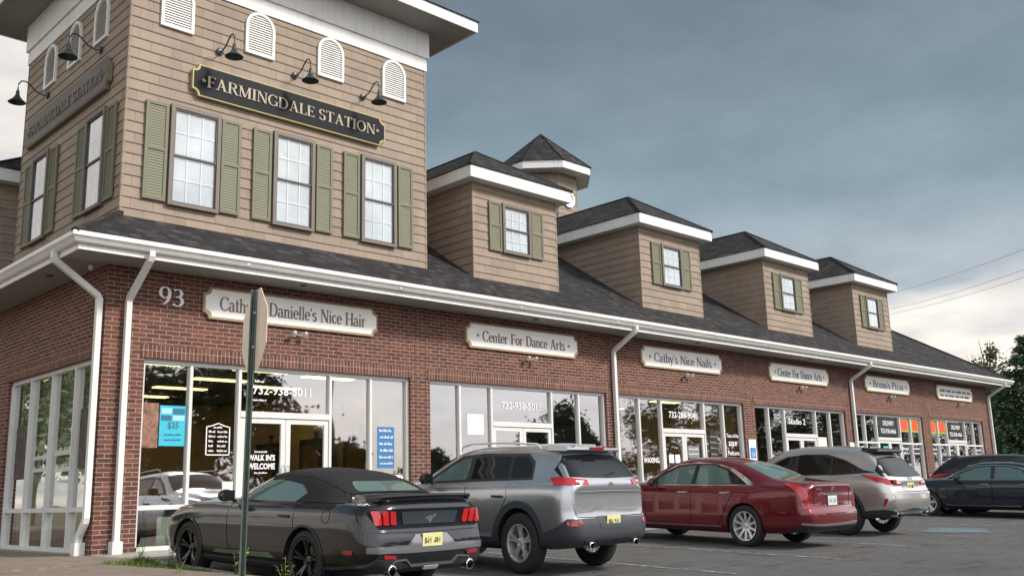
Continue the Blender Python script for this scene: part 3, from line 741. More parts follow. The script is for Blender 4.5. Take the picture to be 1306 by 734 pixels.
def add_window(parent, mt, x0, x1, z0, z1, level, **k):
    w, g, h = window(parent, mt, x0, x1, z0, z1, **k); p = w if level == 1 else parent
    g.build('glass_pane', M['glass_up'], p); h.build('blind', M['blind'], p); return w
def shutter(parent, mt, x0, x1, z0, z1):
    f = MB(); st = .05; zm = z0+(z1-z0)*.52
    f.box((x0,-.06,z0),(x0+st,-.025,z1)); f.box((x1-st,-.06,z0),(x1,-.025,z1))
    for (a, b) in ((z0,z0+st*1.1),(zm-st*.5,zm+st*.5),(z1-st,z1)): f.box((x0+st,-.06,a),(x1-st,-.025,b))
    for (a, b) in ((z0+st*1.1,zm-st*.5),(zm+st*.5,z1-st)):
        n = int((b-a)/.045); h = (b-a)/n
        for k in range(n):
            z = a+h*k; f.prism([(x0+st,-.050,z+.002),(x0+st,-.045,z),(x0+st,-.037,z+h-.002),(x0+st,-.042,z+h)], (x1-x0-2*st,0,0))
        f.box((x0+st,-.034,a),(x1-st,-.026,b))
    f.transform(mt); return f.build('shutter', M['shutter'], parent)
def vent(parent, mt, xc, z0, z1, w=.58):
    f = MB(); r = w/2; zc = z1-r; c = .05
    out = [(xc+r,z0),(xc+r,zc)]+[(xc+r*math.cos(a), zc+r*math.sin(a)) for a in [PI*k/14 for k in range(1,14)]]+[(xc-r,zc),(xc-r,z0)]
    r2 = r-c; inn = [(xc+r2,z0+c),(xc+r2,zc)]+[(xc+r2*math.cos(a), zc+r2*math.sin(a)) for a in [PI*k/14 for k in range(1,14)]]+[(xc-r2,zc),(xc-r2,z0+c)]
    n = len(out)
    for k in range(n):
        j = (k+1) % n; f.prism([(out[k][0],-.055,out[k][1]),(out[j][0],-.055,out[j][1]),(inn[j][0],-.055,inn[j][1]),(inn[k][0],-.055,inn[k][1])], (0,.055,0))
    f.prism([(x,-.012,z) for x, z in inn], (0,.008,0), 1)
    z = z0+c; 
    while z < z1-c-.03:
        hw = r2 if z < zc else math.sqrt(max(.0, r2*r2-(z+.02-zc)**2))
        if hw > .03: f.prism([(xc-hw,-.046,z),(xc-hw,-.040,z-.004),(xc-hw,-.016,z+.036),(xc-hw,-.022,z+.040)], (2*hw,0,0))
        z += .045
    f.transform(mt); return f.build('vent', [M['trim'], M['greyvent']], parent)

# tower
TX0, TX1, TY0, TY1 = .2, 6.35, .2, 5.1
ZB, ZF, ZTOP = 4.9, 9.33, 10.17
tower = siding_obj('tower', [((TX0,TY0,0),(1,0,0),(0,-1,0),TX1-TX0,ZB,ZF),((TX0,TY1,0),(0,-1,0),(-1,0,0),TY1-TY0,ZB,ZF),((TX1,TY0,0),(0,1,0),(1,0,0),TY1-TY0,ZB,ZF),((TX1,TY1,0),(-1,0,0),(0,1,0),TX1-TX0,ZB,ZF)], BLD)
mb = MB()
sweep(mb, rect_ring(TX0,TY0,TX1,TY1), [(.0,ZF-.01),(.035,ZF-.01),(.035,9.60),(.075,9.60),(.075,ZTOP-.003),(.0,ZTOP-.003)], True); mb.build('frieze', M['trim'], tower)
so = .8
soffit_strip(TX0,TY0,TX1,TY1,so,ZTOP,M['soffit_tower'],'soffit',tower)
mb = MB(); sweep(mb, rect_ring(TX0,TY0,TX1,TY1), [(so-.03,ZTOP-.012),(so,ZTOP-.012),(so,10.39),(so-.03,10.39)], True); mb.build('fascia', M['trim'], tower)
def hip(mb, x0,y0,x1,y1,z,s,th=.03):
    w, d = x1-x0, y1-y0; r = min(w,d)/2; zt = z+r*s
    a,b,c,dd = (x0,y0,z),(x1,y0,z),(x1,y1,z),(x0,y1,z)
    if w >= d: p, q = (x0+r,y0+r,zt),(x1-r,y0+r,zt); F = ((a,b,q,p),(b,c,q),(c,dd,p,q),(dd,a,p))
    else: p, q = (x0+r,y0+r,zt),(x0+r,y1-r,zt); F = ((a,b,p),(b,c,q,p),(c,dd,q),(dd,a,p,q))
    for f in F: mb.face(f)
    mb.face([dd,c,b,a])
    low = lambda t: (t[0],t[1],t[2]-th)
    return p, q
mb = MB(); g = so+.04; hip(mb, TX0-g,TY0-g,TX1+g,TY1+g,10.395,.55); mb.build('roof', M['shingle'], tower)
mtF = frame_mtx((0,TY0,0),(1,0,0),(0,-1,0)); mtL = frame_mtx((TX0,0,0),(0,-1,0),(-1,0,0))
for x0, x1, sh in ((.93,1.82,((.52,.90),(1.85,2.21))),(2.84,3.69,((2.45,2.81),(3.74,4.09))),(4.73,5.56,((4.34,4.70),(5.62,5.98)))):
    add_window(tower, mtF, x0, x1, 5.40, 7.13, 1)
    for a, b in sh: shutter(tower, mtF, a, b, 5.44, 7.10)
for y0, y1 in ((.84,1.66),(3.42,4.26)):
    add_window(tower, mtL, -y1, -y0, 5.40, 7.10, 1)
    shutter(tower, mtL, -y0+.03, -y0+.40, 5.44, 7.06); shutter(tower, mtL, -y1-.43, -y1-.03, 5.44, 7.06)
for x in (.98,2.53,4.03,5.53): vent(tower, mtF, x, 8.47, 9.30)
for y in (1.35,2.56,3.77): vent(tower, mtL, -y, 8.43, 9.26)

# dormers
DW = 2.57
def dormer(mt, first=False):
    """local x along the eave, y into the roof; front wall at y=.2"""
    def tr(p): return tuple(mt @ Vector(p))
    mb = MB(); back = 4.2
    def v(p): q = mt.to_3x3() @ Vector(p); return tuple(q)
    o = lambda p: tr(p)
    siding(mb, o((0,.2,0)), v((1,0,0)), v((0,-1,0)), DW, 5.0, 7.2)
    siding(mb, o((0,.2,0)), v((0,1,0)), v((-1,0,0)), back, 5.0, 7.2)
    siding(mb, o((DW,.2,0)), v((0,1,0)), v((1,0,0)), back, 5.0, 7.2)
    d = mb.build('dormer', M['siding'], BLD, recalc=False)
    for f in d.data.polygons: pass
    add_window(d, mt @ frame_mtx((0,.2,0),(1,0,0),(0,-1,0)), .82, 1.68, 5.75, 6.86, 2, cols=3, rows=2)
    for a, b in ((.44,.80),(1.72,2.09)): shutter(d, mt @ frame_mtx((0,.2,0),(1,0,0),(0,-1,0)), a, b, 5.76, 6.85)
    ov = .27; bk = 4.6
    path = [tr((-ov,bk,0))[:2], tr((-ov,.2-ov,0))[:2], tr((DW+ov,.2-ov,0))[:2], tr((DW+ov,bk,0))[:2]]
    out = [Vector(p) for p in path]
    flip = mt.to_3x3().determinant() < 0
    if flip: path = path[::-1]
    mb = MB(); sweep(mb, path, [(-.27,7.195),(.0,7.195),(.0,7.45),(-.03,7.45),(-.03,7.22),(-.27,7.22)]); mb.build('fascia', M['trim'], d)
    mb = MB(); z = 7.455; g = ov+.03; r = (DW+2*g)/2; zt = z+r*.66
    a, b = (-g,.2-g,z), (DW+g,.2-g,z); c, e_ = (DW+g,5.4,z), (-g,5.4,z); p = (-g+r,.2-g+r,zt); q = (-g+r,5.6,zt)
    for f in ((a,b,p),(b,c,q,p),(e_,a,p,q)): mb.face([tr(t) for t in f])
    for f in ((a,p),(b,p),(p,q)): mb.tube([tr(f[0]),tr(f[1])], .035, 6)
    mb.build('roof', M['shingle'], d)
    return d
for x in (7.62,13.25,19.03,24.5): dormer(Matrix.Translation((x,0,0)))
mir = Matrix(((0,1,0,0),(1,0,0,0),(0,0,1,0),(0,0,0,1)))
dormer(mir @ Matrix.Translation((6.42,0,0)))

# cupola
def cupola():
    cx, cy, R = 15.9, 6.0, 1.13
    def ring(r, z, off=PI/8): return [(cx+r*math.cos(off+k*PI/4), cy+r*math.sin(off+k*PI/4), z) for k in range(8)]
    mb = MB(); P = ring(R, 0)
    for k in range(8):
        a, b = Vector(P[k]), Vector(P[(k+1)%8]); u = (b-a); w = u.length; u.normalize(); n = Vector((u.y,-u.x,0))
        siding(mb, a, u, n, w, 8.2, 10.36)
    c = mb.build('cupola', M['siding'], BLD, recalc=False)
    mb = MB(); ro = 1.62; lo, hi, inn = ring(ro,10.35), ring(ro,10.58), ring(R,10.35)
    inn2 = ring(R-.05,10.58)
    for k in range(8):
        j = (k+1)%8; mb.face([lo[k],lo[j],hi[j],hi[k]]); mb.face([inn[k],inn[j],lo[j],lo[k]])
    mb.build('fascia', M['trim'], c)
    mb = MB(); top = (cx,cy,11.98); lo = ring(ro+.03,10.585)
    for k in range(8): mb.face([lo[k],lo[(k+1)%8],top]); mb.tube([lo[k],top], .03, 5)
    mb.build('roof', M['shingle'], c)
    mt = frame_mtx((cx,cy-R*math.cos(PI/8)-.02,0),(1,0,0),(0,-1,0))
    mb = MB(); mb.lathe([(.27,-.05),(.27,.0),(.20,.0),(.20,-.05)], 28, axis='y', c=(.02,0,9.55), closed=True); mb.transform(mt); w = mb.build('window', M['trim'], c, smooth=40)
    mb = MB(); mb.lathe([(.0,-.02),(.2,-.02),(.2,-.01),(.0,-.01)], 24, axis='y', c=(.02,0,9.55)); mb.box((.01,-.03,9.55),(.03,-.022,9.70)); mb.transform(mt); mb.build('clock_face', M['white'], c)
cupola()

# ------------------------------------------------------------------ wall signs
def signboard(name, o, u, n, w, h, th, notch, mats, edge):
    """board with quarter-round notched corners; o = lower-left of the board on the wall plane"""
    o, u, n = Vector(o), Vector(u), Vector(n); up = Vector((0,0,1))
    def outline(m, r):
        P = []
        for (cx, cz, a0) in ((m,m,90),(w-m,m,180),(w-m,h-m,270),(m,h-m,0)):
            for k in range(7):
                a = math.radians(a0-90*k/6); P.append((cx+r*math.cos(a), cz+r*math.sin(a)))
        return P
    def p3(P, d): return [o+u*x+up*z+n*d for x, z in P]
    root = None
    b = MB(); b.prism(p3(outline(0, notch), .004), n*th); r = b.build(name, mats[0])
    b = MB(); b.prism(p3(outline(edge, notch+edge*.3), th+.005), n*.006); b.build('face_panel', mats[1], r)
    return r
def add_letters(parent, text, o, u, n, h, w, m, depth=.006):
    letter_mesh(text, o, u, n, h, w, depth).build('lettering', m, parent)
FR = [(1.53,4.97,'Cathy & Danielle\'s Nice Hair','letterbrown','cream board reading Cathy and Danielle\'s Nice Hair, partly behind the stop sign'),
      (7.15,10.49,'* Center For Dance Arts *','letterbrown','cream board reading Center For Dance Arts above the second shop from the corner'),
      (12.76,16.16,"* Cathy's Nice Nails *",'lettergrey','cream board reading Cathy\'s Nice Nails above the third shop'),
      (18.48,21.86,'* Center For Dance Arts *','lettergrey','cream board reading Center For Dance Arts above the Studio 2 door'),
      (24.23,27.51,"* Bruno's Pizza *",'letterblue','cream board reading Bruno\'s Pizza above the fifth shop'),
      (29.73,33.01,None,'lettergrey','cream board with two small lines of lettering at the far end of the wall')]
for x0, x1, txt, lm, lab in FR:
    s = signboard('shop_sign', (x0,0,3.575), (1,0,0), (0,-1,0), x1-x0, .52, .05, .10, (M['signtan'], M['signwhite']), .035)
    tag(s, lab, 'sign', 'shop signs on the brick wall'); w = x1-x0
    if txt:
        tall = .23 if 'Hair' in txt or 'Pizza' in txt else .22
        add_letters(s, txt, (x0+w*.08,-.062,3.575+.15), (1,0,0), (0,-1,0), tall, w*.84, M[lm])
    else:
        mb = MB(); r = random.Random(5)
        for row, (za, h) in enumerate(((3.86,.10),(3.69,.09))):
            x = x0+.3
            while x < x1-.35:
                for q in range(r.choice((4,5,6))):
                    hh = h*r.choice((.7,.7,1)); mb.box((x,-.068,za),(x+.05,-.062,za+hh*.3)); mb.box((x,-.068,za),(x+.02,-.062,za+hh)); mb.box((x+.036,-.068,za),(x+.052,-.062,za+h*.65)); x += .075
                x += .09
        mb.build('lettering', M[lm], s)
s = signboard('tower_sign', (1.26,.178,7.38), (1,0,0), (0,-1,0), 4.0, .57, .07, .11, (M['signgold'], M['signblack']), .024)
tag(s, 'black and gold board reading Farmingdale Station on the tower front, above the windows', 'sign', 'name boards on the tower')
add_letters(s, '*FARMINGDALE STATION*', (1.26+.14,.095,7.38+.185), (1,0,0), (0,-1,0), .205, 3.72, M['lettergold'], .01)
s = signboard('tower_sign', (.178,4.75,7.40), (0,-1,0), (-1,0,0), 4.0, .57, .07, .11, (wmat('glare_sign_edge',(.17,.15,.10),.6,.15,8), wmat('glare_sign_face',(.075,.062,.054),.5,.35,3)), .026)  # glare on this side is put into the edge and face colours
tag(s, 'black board, its brownish glare painted in, reading Farmingdale Station on the narrow left side of the tower', 'sign', 'name boards on the tower')
add_letters(s, '*FARMINGDALE STATION*', (.095,4.75-.14,7.40+.18), (0,-1,0), (-1,0,0), .20, 3.72, mat('glare_gold_leaf',(.17,.145,.12),.6), .01)  # letters dulled in colour to go with the painted glare
hn = empty('house_number', (.8,0,3.72)); tag(hn, 'white raised number 93 on the brick beside the corner downspout', 'house number')
letter_mesh('9', (0,-.002,.0), (1,0,0), (0,-1,0), .29, .21, .02).build('digit', M['white'], hn)
letter_mesh('3', (.22,-.002,.0), (1,0,0), (0,-1,0), .27, .20, .02).build('digit', M['white'], hn)

# gooseneck lamps
def gooseneck(mt, label):
    o = empty('gooseneck_lamp'); o.matrix_world = mt; tag(o, label, 'wall lamp', 'gooseneck lamps on the tower')
    b = MB(); b.lathe([(.0,-.005),(.065,-.005),(.065,-.03),(.03,-.045),(.0,-.045)], 18, axis='y'); b.build('wall_plate', M['lamp'], o, smooth=35)
    a = MB(); P = []
    ctrl = [(0,0),( -.09,-.02),(-.22,.02),(-.32,.11),(-.40,.165),(-.48,.15),(-.525,.08),(-.53,.0),(-.53,-.08)]
    a.tube([(0,y,z) for y, z in ctrl], .013, 8); a.build('arm', M['lamp'], o, smooth=50)
    s = MB(); s.lathe([(.022,-.05),(.03,-.06),(.034,-.13),(.055,-.18),(.10,-.235),(.155,-.285),(.15,-.288),(.09,-.23),(.04,-.17),(.0,-.16)], 24, c=(0,-.53,0)); s.build('shade', M['lamp'], o, smooth=40)
    c = MB(); c.lathe([(.0,.02),(.028,.0),(.03,-.03),(.0,-.04)], 12, c=(0,-.2,-.02)); 
for x, l in ((1.76,'leftmost of the three gooseneck lamps above the tower front sign'),(3.26,'middle one of the three gooseneck lamps above the tower front sign'),(4.78,'rightmost of the three gooseneck lamps above the tower front sign')):
    gooseneck(Matrix.Translation((x,.178,8.32)), l)
for y, l in ((1.33,'gooseneck lamp on the left tower side, nearer the corner, in front of an arched vent'),(3.84,'gooseneck lamp on the left tower side against the open sky at the far edge')):
    gooseneck(Matrix.Translation((.178,y,8.27)) @ Matrix.Rotation(-PI/2,4,'Z'), l)
# flood lights below the signs
names = ['the Nice Hair board','the second shop board','the Nice Nails board','the board over Studio 2','the pizza board','the farthest sign board']
for x, nm in zip((3.27,8.94,14.57,20.18,25.97,31.69), names):
    o = empty('flood_light', (x,0,3.46)); tag(o, 'small twin-headed flood light on brick just below '+nm, 'flood light', 'flood lights under the signs')
    b = MB(); b.lathe([(.0,-.03),(.05,-.03),(.05,-.002),(.0,-.002)], 14, axis='y'); b.build('base', M['greyp'], o)
    for s_, dx in ((-1,-.11),(1,.11)):
        k = MB(); k.tube([(0,-.03,0),(dx*.6,-.08,-.0),(dx,-.12,.02)], .012, 6); k.lathe([(.0,-.04),(.03,-.04),(.05,.04),(.046,.05),(.0,.045)], 14, c=(0,0,0))
        for i in range(len(k.v)-14*5, len(k.v)):
            p = Vector(k.v[i]); p = Matrix.Rotation(math.radians(-130),3,'X') @ p; k.v[i] = (p.x+dx, p.y-.14, p.z-.0)
        k.build('lamp_head', [M['floodglass']], o, smooth=40)

# ------------------------------------------------------------------ window signs and posters
def board(name, x0, x1, z0, z1, m, label, cat, group=None, y=.120, th=.004):
    b = MB(); b.box((x0,y,z0),(x1,y+th,z1)); o = b.build(name, m); tag(o, label, cat, group); return o
def txt(parent, text, x0, z0, h, w, m=None, y=.120, name='lettering', bold=.0): return sans_mesh(name, text, (x0,y-.002,z0), (1,0,0), (0,-1,0), h, w, m or M['white'], parent, .0, bold)
def scribble(parent, x0, x1, z0, h, m, y=.120, seed=0):
    r = random.Random(seed); mb = MB(); x = x0
    while x < x1-.02:
        wl = r.uniform(.04,.12)
        e = min(x+wl, x1)
        q = x
        while q < e: mb.box((q,y-.004,z0),(min(q+h*.28,e),y-.002,z0+h*r.choice((.65,.65,1)))); q += h*.45
        x = e+h*.4
    return mb.build('lettering', m, parent)
def letters_only(label, cat='window lettering'):
    o = empty('window_lettering', (0,0,0)); tag(o, label, cat); return o
# salon (shop 1)
p = board('poster', .97,1.40,1.55,2.17, M['cyan'], 'cyan poster with $35 price taped in the leftmost salon window', 'poster')
txt(p,'$35',1.10,1.80,.12,.18,M['cyand'],.119,bold=.02)
for (a,b,c,d,m) in ((.99,1.16,2.04,2.13,'cyanl'),(1.18,1.37,2.04,2.13,'cyand'),(.99,1.16,1.94,2.02,'cyand'),(1.18,1.37,1.94,2.02,'cyanl')):
    k = MB(); k.box((a,.116,c),(b,.119,d)); k.build('print', M[m], p)
scribble(p,1.05,1.32,1.71,.035,M['cyand'],seed=1); scribble(p,1.05,1.32,1.63,.03,M['cyand'],seed=2)
board('photo_poster', .69,.95,1.52,2.20, M['photobrown'], 'brown portrait photo poster left of the cyan poster', 'poster', y=.122)
h = empty('opening_hours'); tag(h, 'white outlined opening hours panel on glass beside the cyan poster', 'window lettering')
mb = MB(); out = [(1.75,1.42),(2.15,1.42),(2.15,1.86),(2.06,1.88),(1.95,1.92),(1.84,1.88),(1.75,1.86)]
for a, b in zip(out, out[1:]+out[:1]):
    d = Vector((b[0]-a[0],b[1]-a[1])).normalized()*.008; nrm = (-d.y, d.x)
    mb.prism([(a[0]+nrm[0],.117,a[1]+nrm[1]),(b[0]+nrm[0],.117,b[1]+nrm[1]),(b[0]-nrm[0],.117,b[1]-nrm[1]),(a[0]-nrm[0],.117,a[1]-nrm[1])], (0,.003,0))
mb.build('border', M['white'], h)
for k in range(5): scribble(h, 1.79, 1.90, 1.47+.075*k, .035, M['white'], seed=10+k); scribble(h, 1.94, 2.11, 1.47+.075*k, .035, M['white'], seed=20+k)
scribble(h, 1.87, 2.04, 1.84, .035, M['white'], seed=31)
t = letters_only('white phone number 732-938-5011 on the salon transom glass'); txt(t,'732-938-5011',2.55,2.42,.15,1.12,bold=.01); scribble(t,2.58,2.75,2.62,.04,M['white'],seed=5); scribble(t,2.55,2.80,2.31,.04,M['white'],seed=6)
t = letters_only('white WALK IN\'S WELCOME lettering low on the left salon door'); txt(t,"WALK IN'S",2.48,1.33,.10,.50,y=.10,bold=.03); txt(t,'WELCOME',2.48,1.19,.10,.50,y=.10,bold=.03); scribble(t,2.6,2.85,1.46,.03,M['white'],.10,3); scribble(t,2.6,2.85,1.12,.03,M['white'],.10,4)
p = board('paper_notice', 2.05,2.24,.72,1.0, M['paper'], 'pale paper notice low behind the second salon pane', 'notice')
p = board('window_poster', 5.10,5.48,1.20,1.95, M['blueprint'], 'blue and white lettered poster in the far right salon pane', 'poster', y=.122)
for k,(z,c) in enumerate(((1.86,.05),(1.74,.05),(1.62,.05),(1.50,.05),(1.38,.045),(1.27,.04))): scribble(p,5.14+.02*(k%2),5.45,z,c,M['white'],.121,40+k)
# shop 2
t = letters_only('faint white phone number on the glass above the dance studio doors'); txt(t,'732-938-5011',8.25,2.40,.15,1.15)
board('paper_notice', 7.30,7.74,1.86,2.26, M['white'], 'square white paper in the second pane of the dance shop', 'notice')
board('paper_notice', 9.95,10.45,1.46,1.72, M['blueprint'], 'blue sign low behind the fourth pane of the dance shop', 'notice')
# shop 3
t = letters_only('white phone number 732-286-9040 over the nail salon doors'); txt(t,'732-286-9040',13.95,2.40,.16,1.2,bold=.01)
t = letters_only('white WAXING lettering low on the second nail salon pane'); txt(t,'WAXING',12.86,1.30,.13,.6,bold=.02)
k = MB(); k.lathe([(.0,0),(.20,0),(.20,.004),(.0,.004)], 28, axis='y', c=(0,.115,0)); k.transform(Matrix.Translation((15.78,0,1.72)) @ Matrix.Diagonal((1,1,2.2,1)))
p = k.build('oval_sign', M['blacksign']); tag(p, 'tall black oval decal on the nail salon pane right of the doors', 'window decal')
for k2, z in enumerate((1.95,1.80,1.66,1.50)): scribble(p, 15.64, 15.92, z, .05, M['signgold'], .116, 50+k2)
t = letters_only('white price lettering on the rightmost nail salon pane'); txt(t,'Tons of the',16.4,1.96,.10,.56,bold=.01); txt(t,'$25.0',16.48,1.73,.13,.36,bold=.02); txt(t,'Pedicure',16.42,1.50,.12,.52,bold=.01)
p = board('door_poster', 14.62,15.1,1.42,1.72, M['lettergrey'], 'dark poster with white print on the right nail salon door', 'poster', y=.098); scribble(p,14.66,15.06,1.62,.05,M['white'],.098,61); scribble(p,14.66,15.06,1.50,.05,M['white'],.098,62)
p = board('paper_notice', 13.83,14.02,1.30,1.50, M['white'], 'left one of two white papers on the nail salon left door', 'notice', y=.098)
p = board('paper_notice', 14.08,14.27,1.30,1.50, M['white'], 'right one of two white papers on the nail salon left door', 'notice', y=.098)
# shop 4
t = letters_only('white Studio 2 lettering on the glass over the studio doors'); txt(t,'Studio 2',19.6,2.40,.17,.95,bold=.01)
board('paper_notice', 21.22,21.72,1.70,2.06, M['paper'], 'white notice behind the fourth pane of Studio 2', 'notice')
# shops 5 and 6
for (a, b, lab) in ((25.22,26.62,'pizza shop'),(30.75,32.1,'farthest shop')):
    p = board('transom_sign', a, b, 2.18, 2.78, M['blacksign'], 'black transom sign with white lettering over the %s doors' % lab, 'window sign', y=.120)
    txt(p,'DELIVERY',a+.35,2.53,.15,.8,y=.120,bold=.01); txt(p,'732-938-6466',a+.15,2.27,.15,1.1,y=.120,bold=.01)
for (a, b, lab) in ((26.80,27.45,'left one of the two red and green lit squares in the pizza shop'),(27.70,28.25,'right one of the two red lit squares in the pizza shop'),(29.12,29.72,'left one of the two red lit squares in the farthest shop'),(29.92,30.55,'right one of the two red and green lit squares in the farthest shop')):
    p = board('lit_window_sign', a, b, 2.34, 2.80, M['neongreen'], lab, 'lit sign', 'red and green lit squares', y=.120)
    k = MB(); r = random.Random(int(a)); k.box((a+.05,.117,2.39),(b-.05,.120,2.76)); k.build('red_panel', M['neonred'], p)
for (x, lab) in ((23.6,'lowest row lettering on the first pizza shop pane'),(24.5,'lowest row lettering on the second pizza shop pane'),(26.85,'white lettering on the pane right of the pizza shop doors'),(27.7,'white lettering on the rightmost pizza shop pane'),(29.1,'white lettering on the leftmost pane of the farthest shop'),(33.2,'white lettering on the rightmost pane of the farthest shop')):
    t = letters_only(lab); scribble(t, x, x+.5, 1.75, .09, M['white'], .120, int(x*3)); scribble(t, x+.05, x+.45, 1.60, .07, M['white'], .120, int(x*5))
board('door_poster', 25.4,25.72,1.45,1.85, M['cyan'], 'light blue poster on the left pizza shop door', 'poster', y=.098)
# left side windows
def lboard(name, y0, y1, z0, z1, m, label, cat):
    b = MB(); b.box((.120,y0,z0),(.124,y1,z1)); o = b.build(name, m); tag(o, label, cat); return o
lboard('photo_poster', .50,1.05,1.25,2.15, M['photodark'], 'dark portrait poster in the side window pane nearest the corner', 'poster')
lboard('photo_poster', 3.35,3.95,1.15,2.05, M['photodark'], 'dark portrait poster in the side window pane farthest from the corner', 'poster')
t = letters_only('faint white script lettering across the middle side window panes')
for k, (y0, z, w, h) in enumerate(((3.0,1.45,.7,.10),(3.0,1.25,.7,.10),(2.05,1.48,.75,.12),(2.0,1.22,.6,.12),(1.9,1.05,.5,.07))):
    mb = MB(); r = random.Random(k); y = y0
    while y > y0-w: mb.box((.118,y-.03,z),(.121,y,z+h*r.choice((.6,.6,1)))); y -= .045
    mb.build('lettering', M['paper'], t)

# parking signs on the wall
def psign(x, lab):
    o = empty('accessible_parking_sign', (x,-.02,1.5)); tag(o, lab, 'parking sign', 'accessible parking signs')
    b = MB(); b.box((-.17,0,-.25),(.17,.01,.42)); b.build('plate', M['white'], o)
    k = MB(); k.box((-.13,-.004,-.08),(.13,-.001,.2)); k.build('symbol_panel', M['blue'], o)
    w = MB(); w.lathe([(.055,-.008),(.055,-.005),(.04,-.005),(.04,-.008)], 18, axis='y', c=(0,0,.02), closed=True); w.tube([(-.01,-.007,.15),(-.005,-.007,.08),(.04,-.007,.06),(.06,-.007,.0)], .008, 5); w.build('wheelchair_symbol', M['white'], o)
psign(17.40,'white and blue accessible parking sign on the pillar left of Studio 2')
psign(23.05,'white and blue accessible parking sign on the pillar right of Studio 2')

# ------------------------------------------------------------------ stop sign seen from behind
def stop_sign():
    x, y = -1.45, -6.91; zb = lot(y)+.05
    o = empty('stop_sign', (x,y,zb)); o.rotation_mode = 'AXIS_ANGLE'; o.rotation_axis_angle = (math.radians(.8), .5, .866, 0); tag(o, 'octagonal stop sign seen edge-on from behind on a green metal post', 'traffic sign')
    top = 2.50-zb; p = MB()
    a = .015  # U-channel
    P = [(-a-.012,-.005),(-a,-.005),(-a+.008,.028),(a-.008,.028),(a,-.005),(a+.012,-.005),(a+.012,0),(a+.004,.002),(a-.004,.034),(-a+.004,.034),(-a-.004,.002),(-a-.012,0)]
    p.prism([(q[0],q[1],-.3) for q in P], (0,0,top+.3)); po = p.build('post', M['post'], o)
    az = math.radians(44); po.rotation_euler = (0,0,az-PI/2+.25)
    s = MB(); R = .39; cz = top-.36
    n = Vector((math.cos(math.radians(-22)), math.sin(math.radians(-22)), 0)); u = Vector((-n.y, n.x, 0))
    u = Vector((math.cos(math.radians(77)), math.sin(math.radians(77)), 0)); n = Vector((u.y,-u.x,0))
    P = [(R*math.cos(PI/8+k*PI/4), R*math.sin(PI/8+k*PI/4)) for k in range(8)]
    off = Vector((math.cos(az), math.sin(az), 0))*.055
    s.prism([off+u*q[0]+Vector((0,0,cz+q[1])) for q in P], n*.004); s.build('sign_plate', M['signback'], o)
    b = MB()
    for z in (cz-.15, cz+.15): b.lathe([(.0,-.012),(.012,-.012),(.012,.0),(.0,.0)], 6, axis='y', c=(0,-.01,z))
    b.build('bolt', M['chrome'], o)
stop_sign()
# ------------------------------------------------------------------ cars
def pchip(xs, ys):
    xs = np.array(xs, float); ys = np.array(ys, float); h = np.diff(xs); d = np.diff(ys)/h; m = np.zeros(len(xs))
    for k in range(1, len(xs)-1):
        if d[k-1]*d[k] > 0: w1, w2 = 2*h[k]+h[k-1], h[k]+2*h[k-1]; m[k] = (w1+w2)/(w1/d[k-1]+w2/d[k])
    m[0], m[-1] = d[0], d[-1]
    def f(x):
        k = int(np.clip(np.searchsorted(xs, x)-1, 0, len(xs)-2)); t = (x-xs[k])/h[k]
        return float((2*t**3-3*t**2+1)*ys[k]+(t**3-2*t**2+t)*h[k]*m[k]+(-2*t**3+3*t**2)*ys[k+1]+(t**3-t**2)*h[k]*m[k+1])
    return f
def catmull(P, n):
    out = []; P = [2*P[0]-P[1]]+list(P)+[2*P[-1]-P[-2]]
    for k in range(1, len(P)-2):
        for q in range(n):
            t = q/n; a, b, c, d = P[k-1:k+3]
            out.append(.5*((2*b)+(-a+c)*t+(2*a-5*b+4*c-d)*t*t+(-a+3*b-3*c+d)*t**3))
    out.append(P[-2]); return out
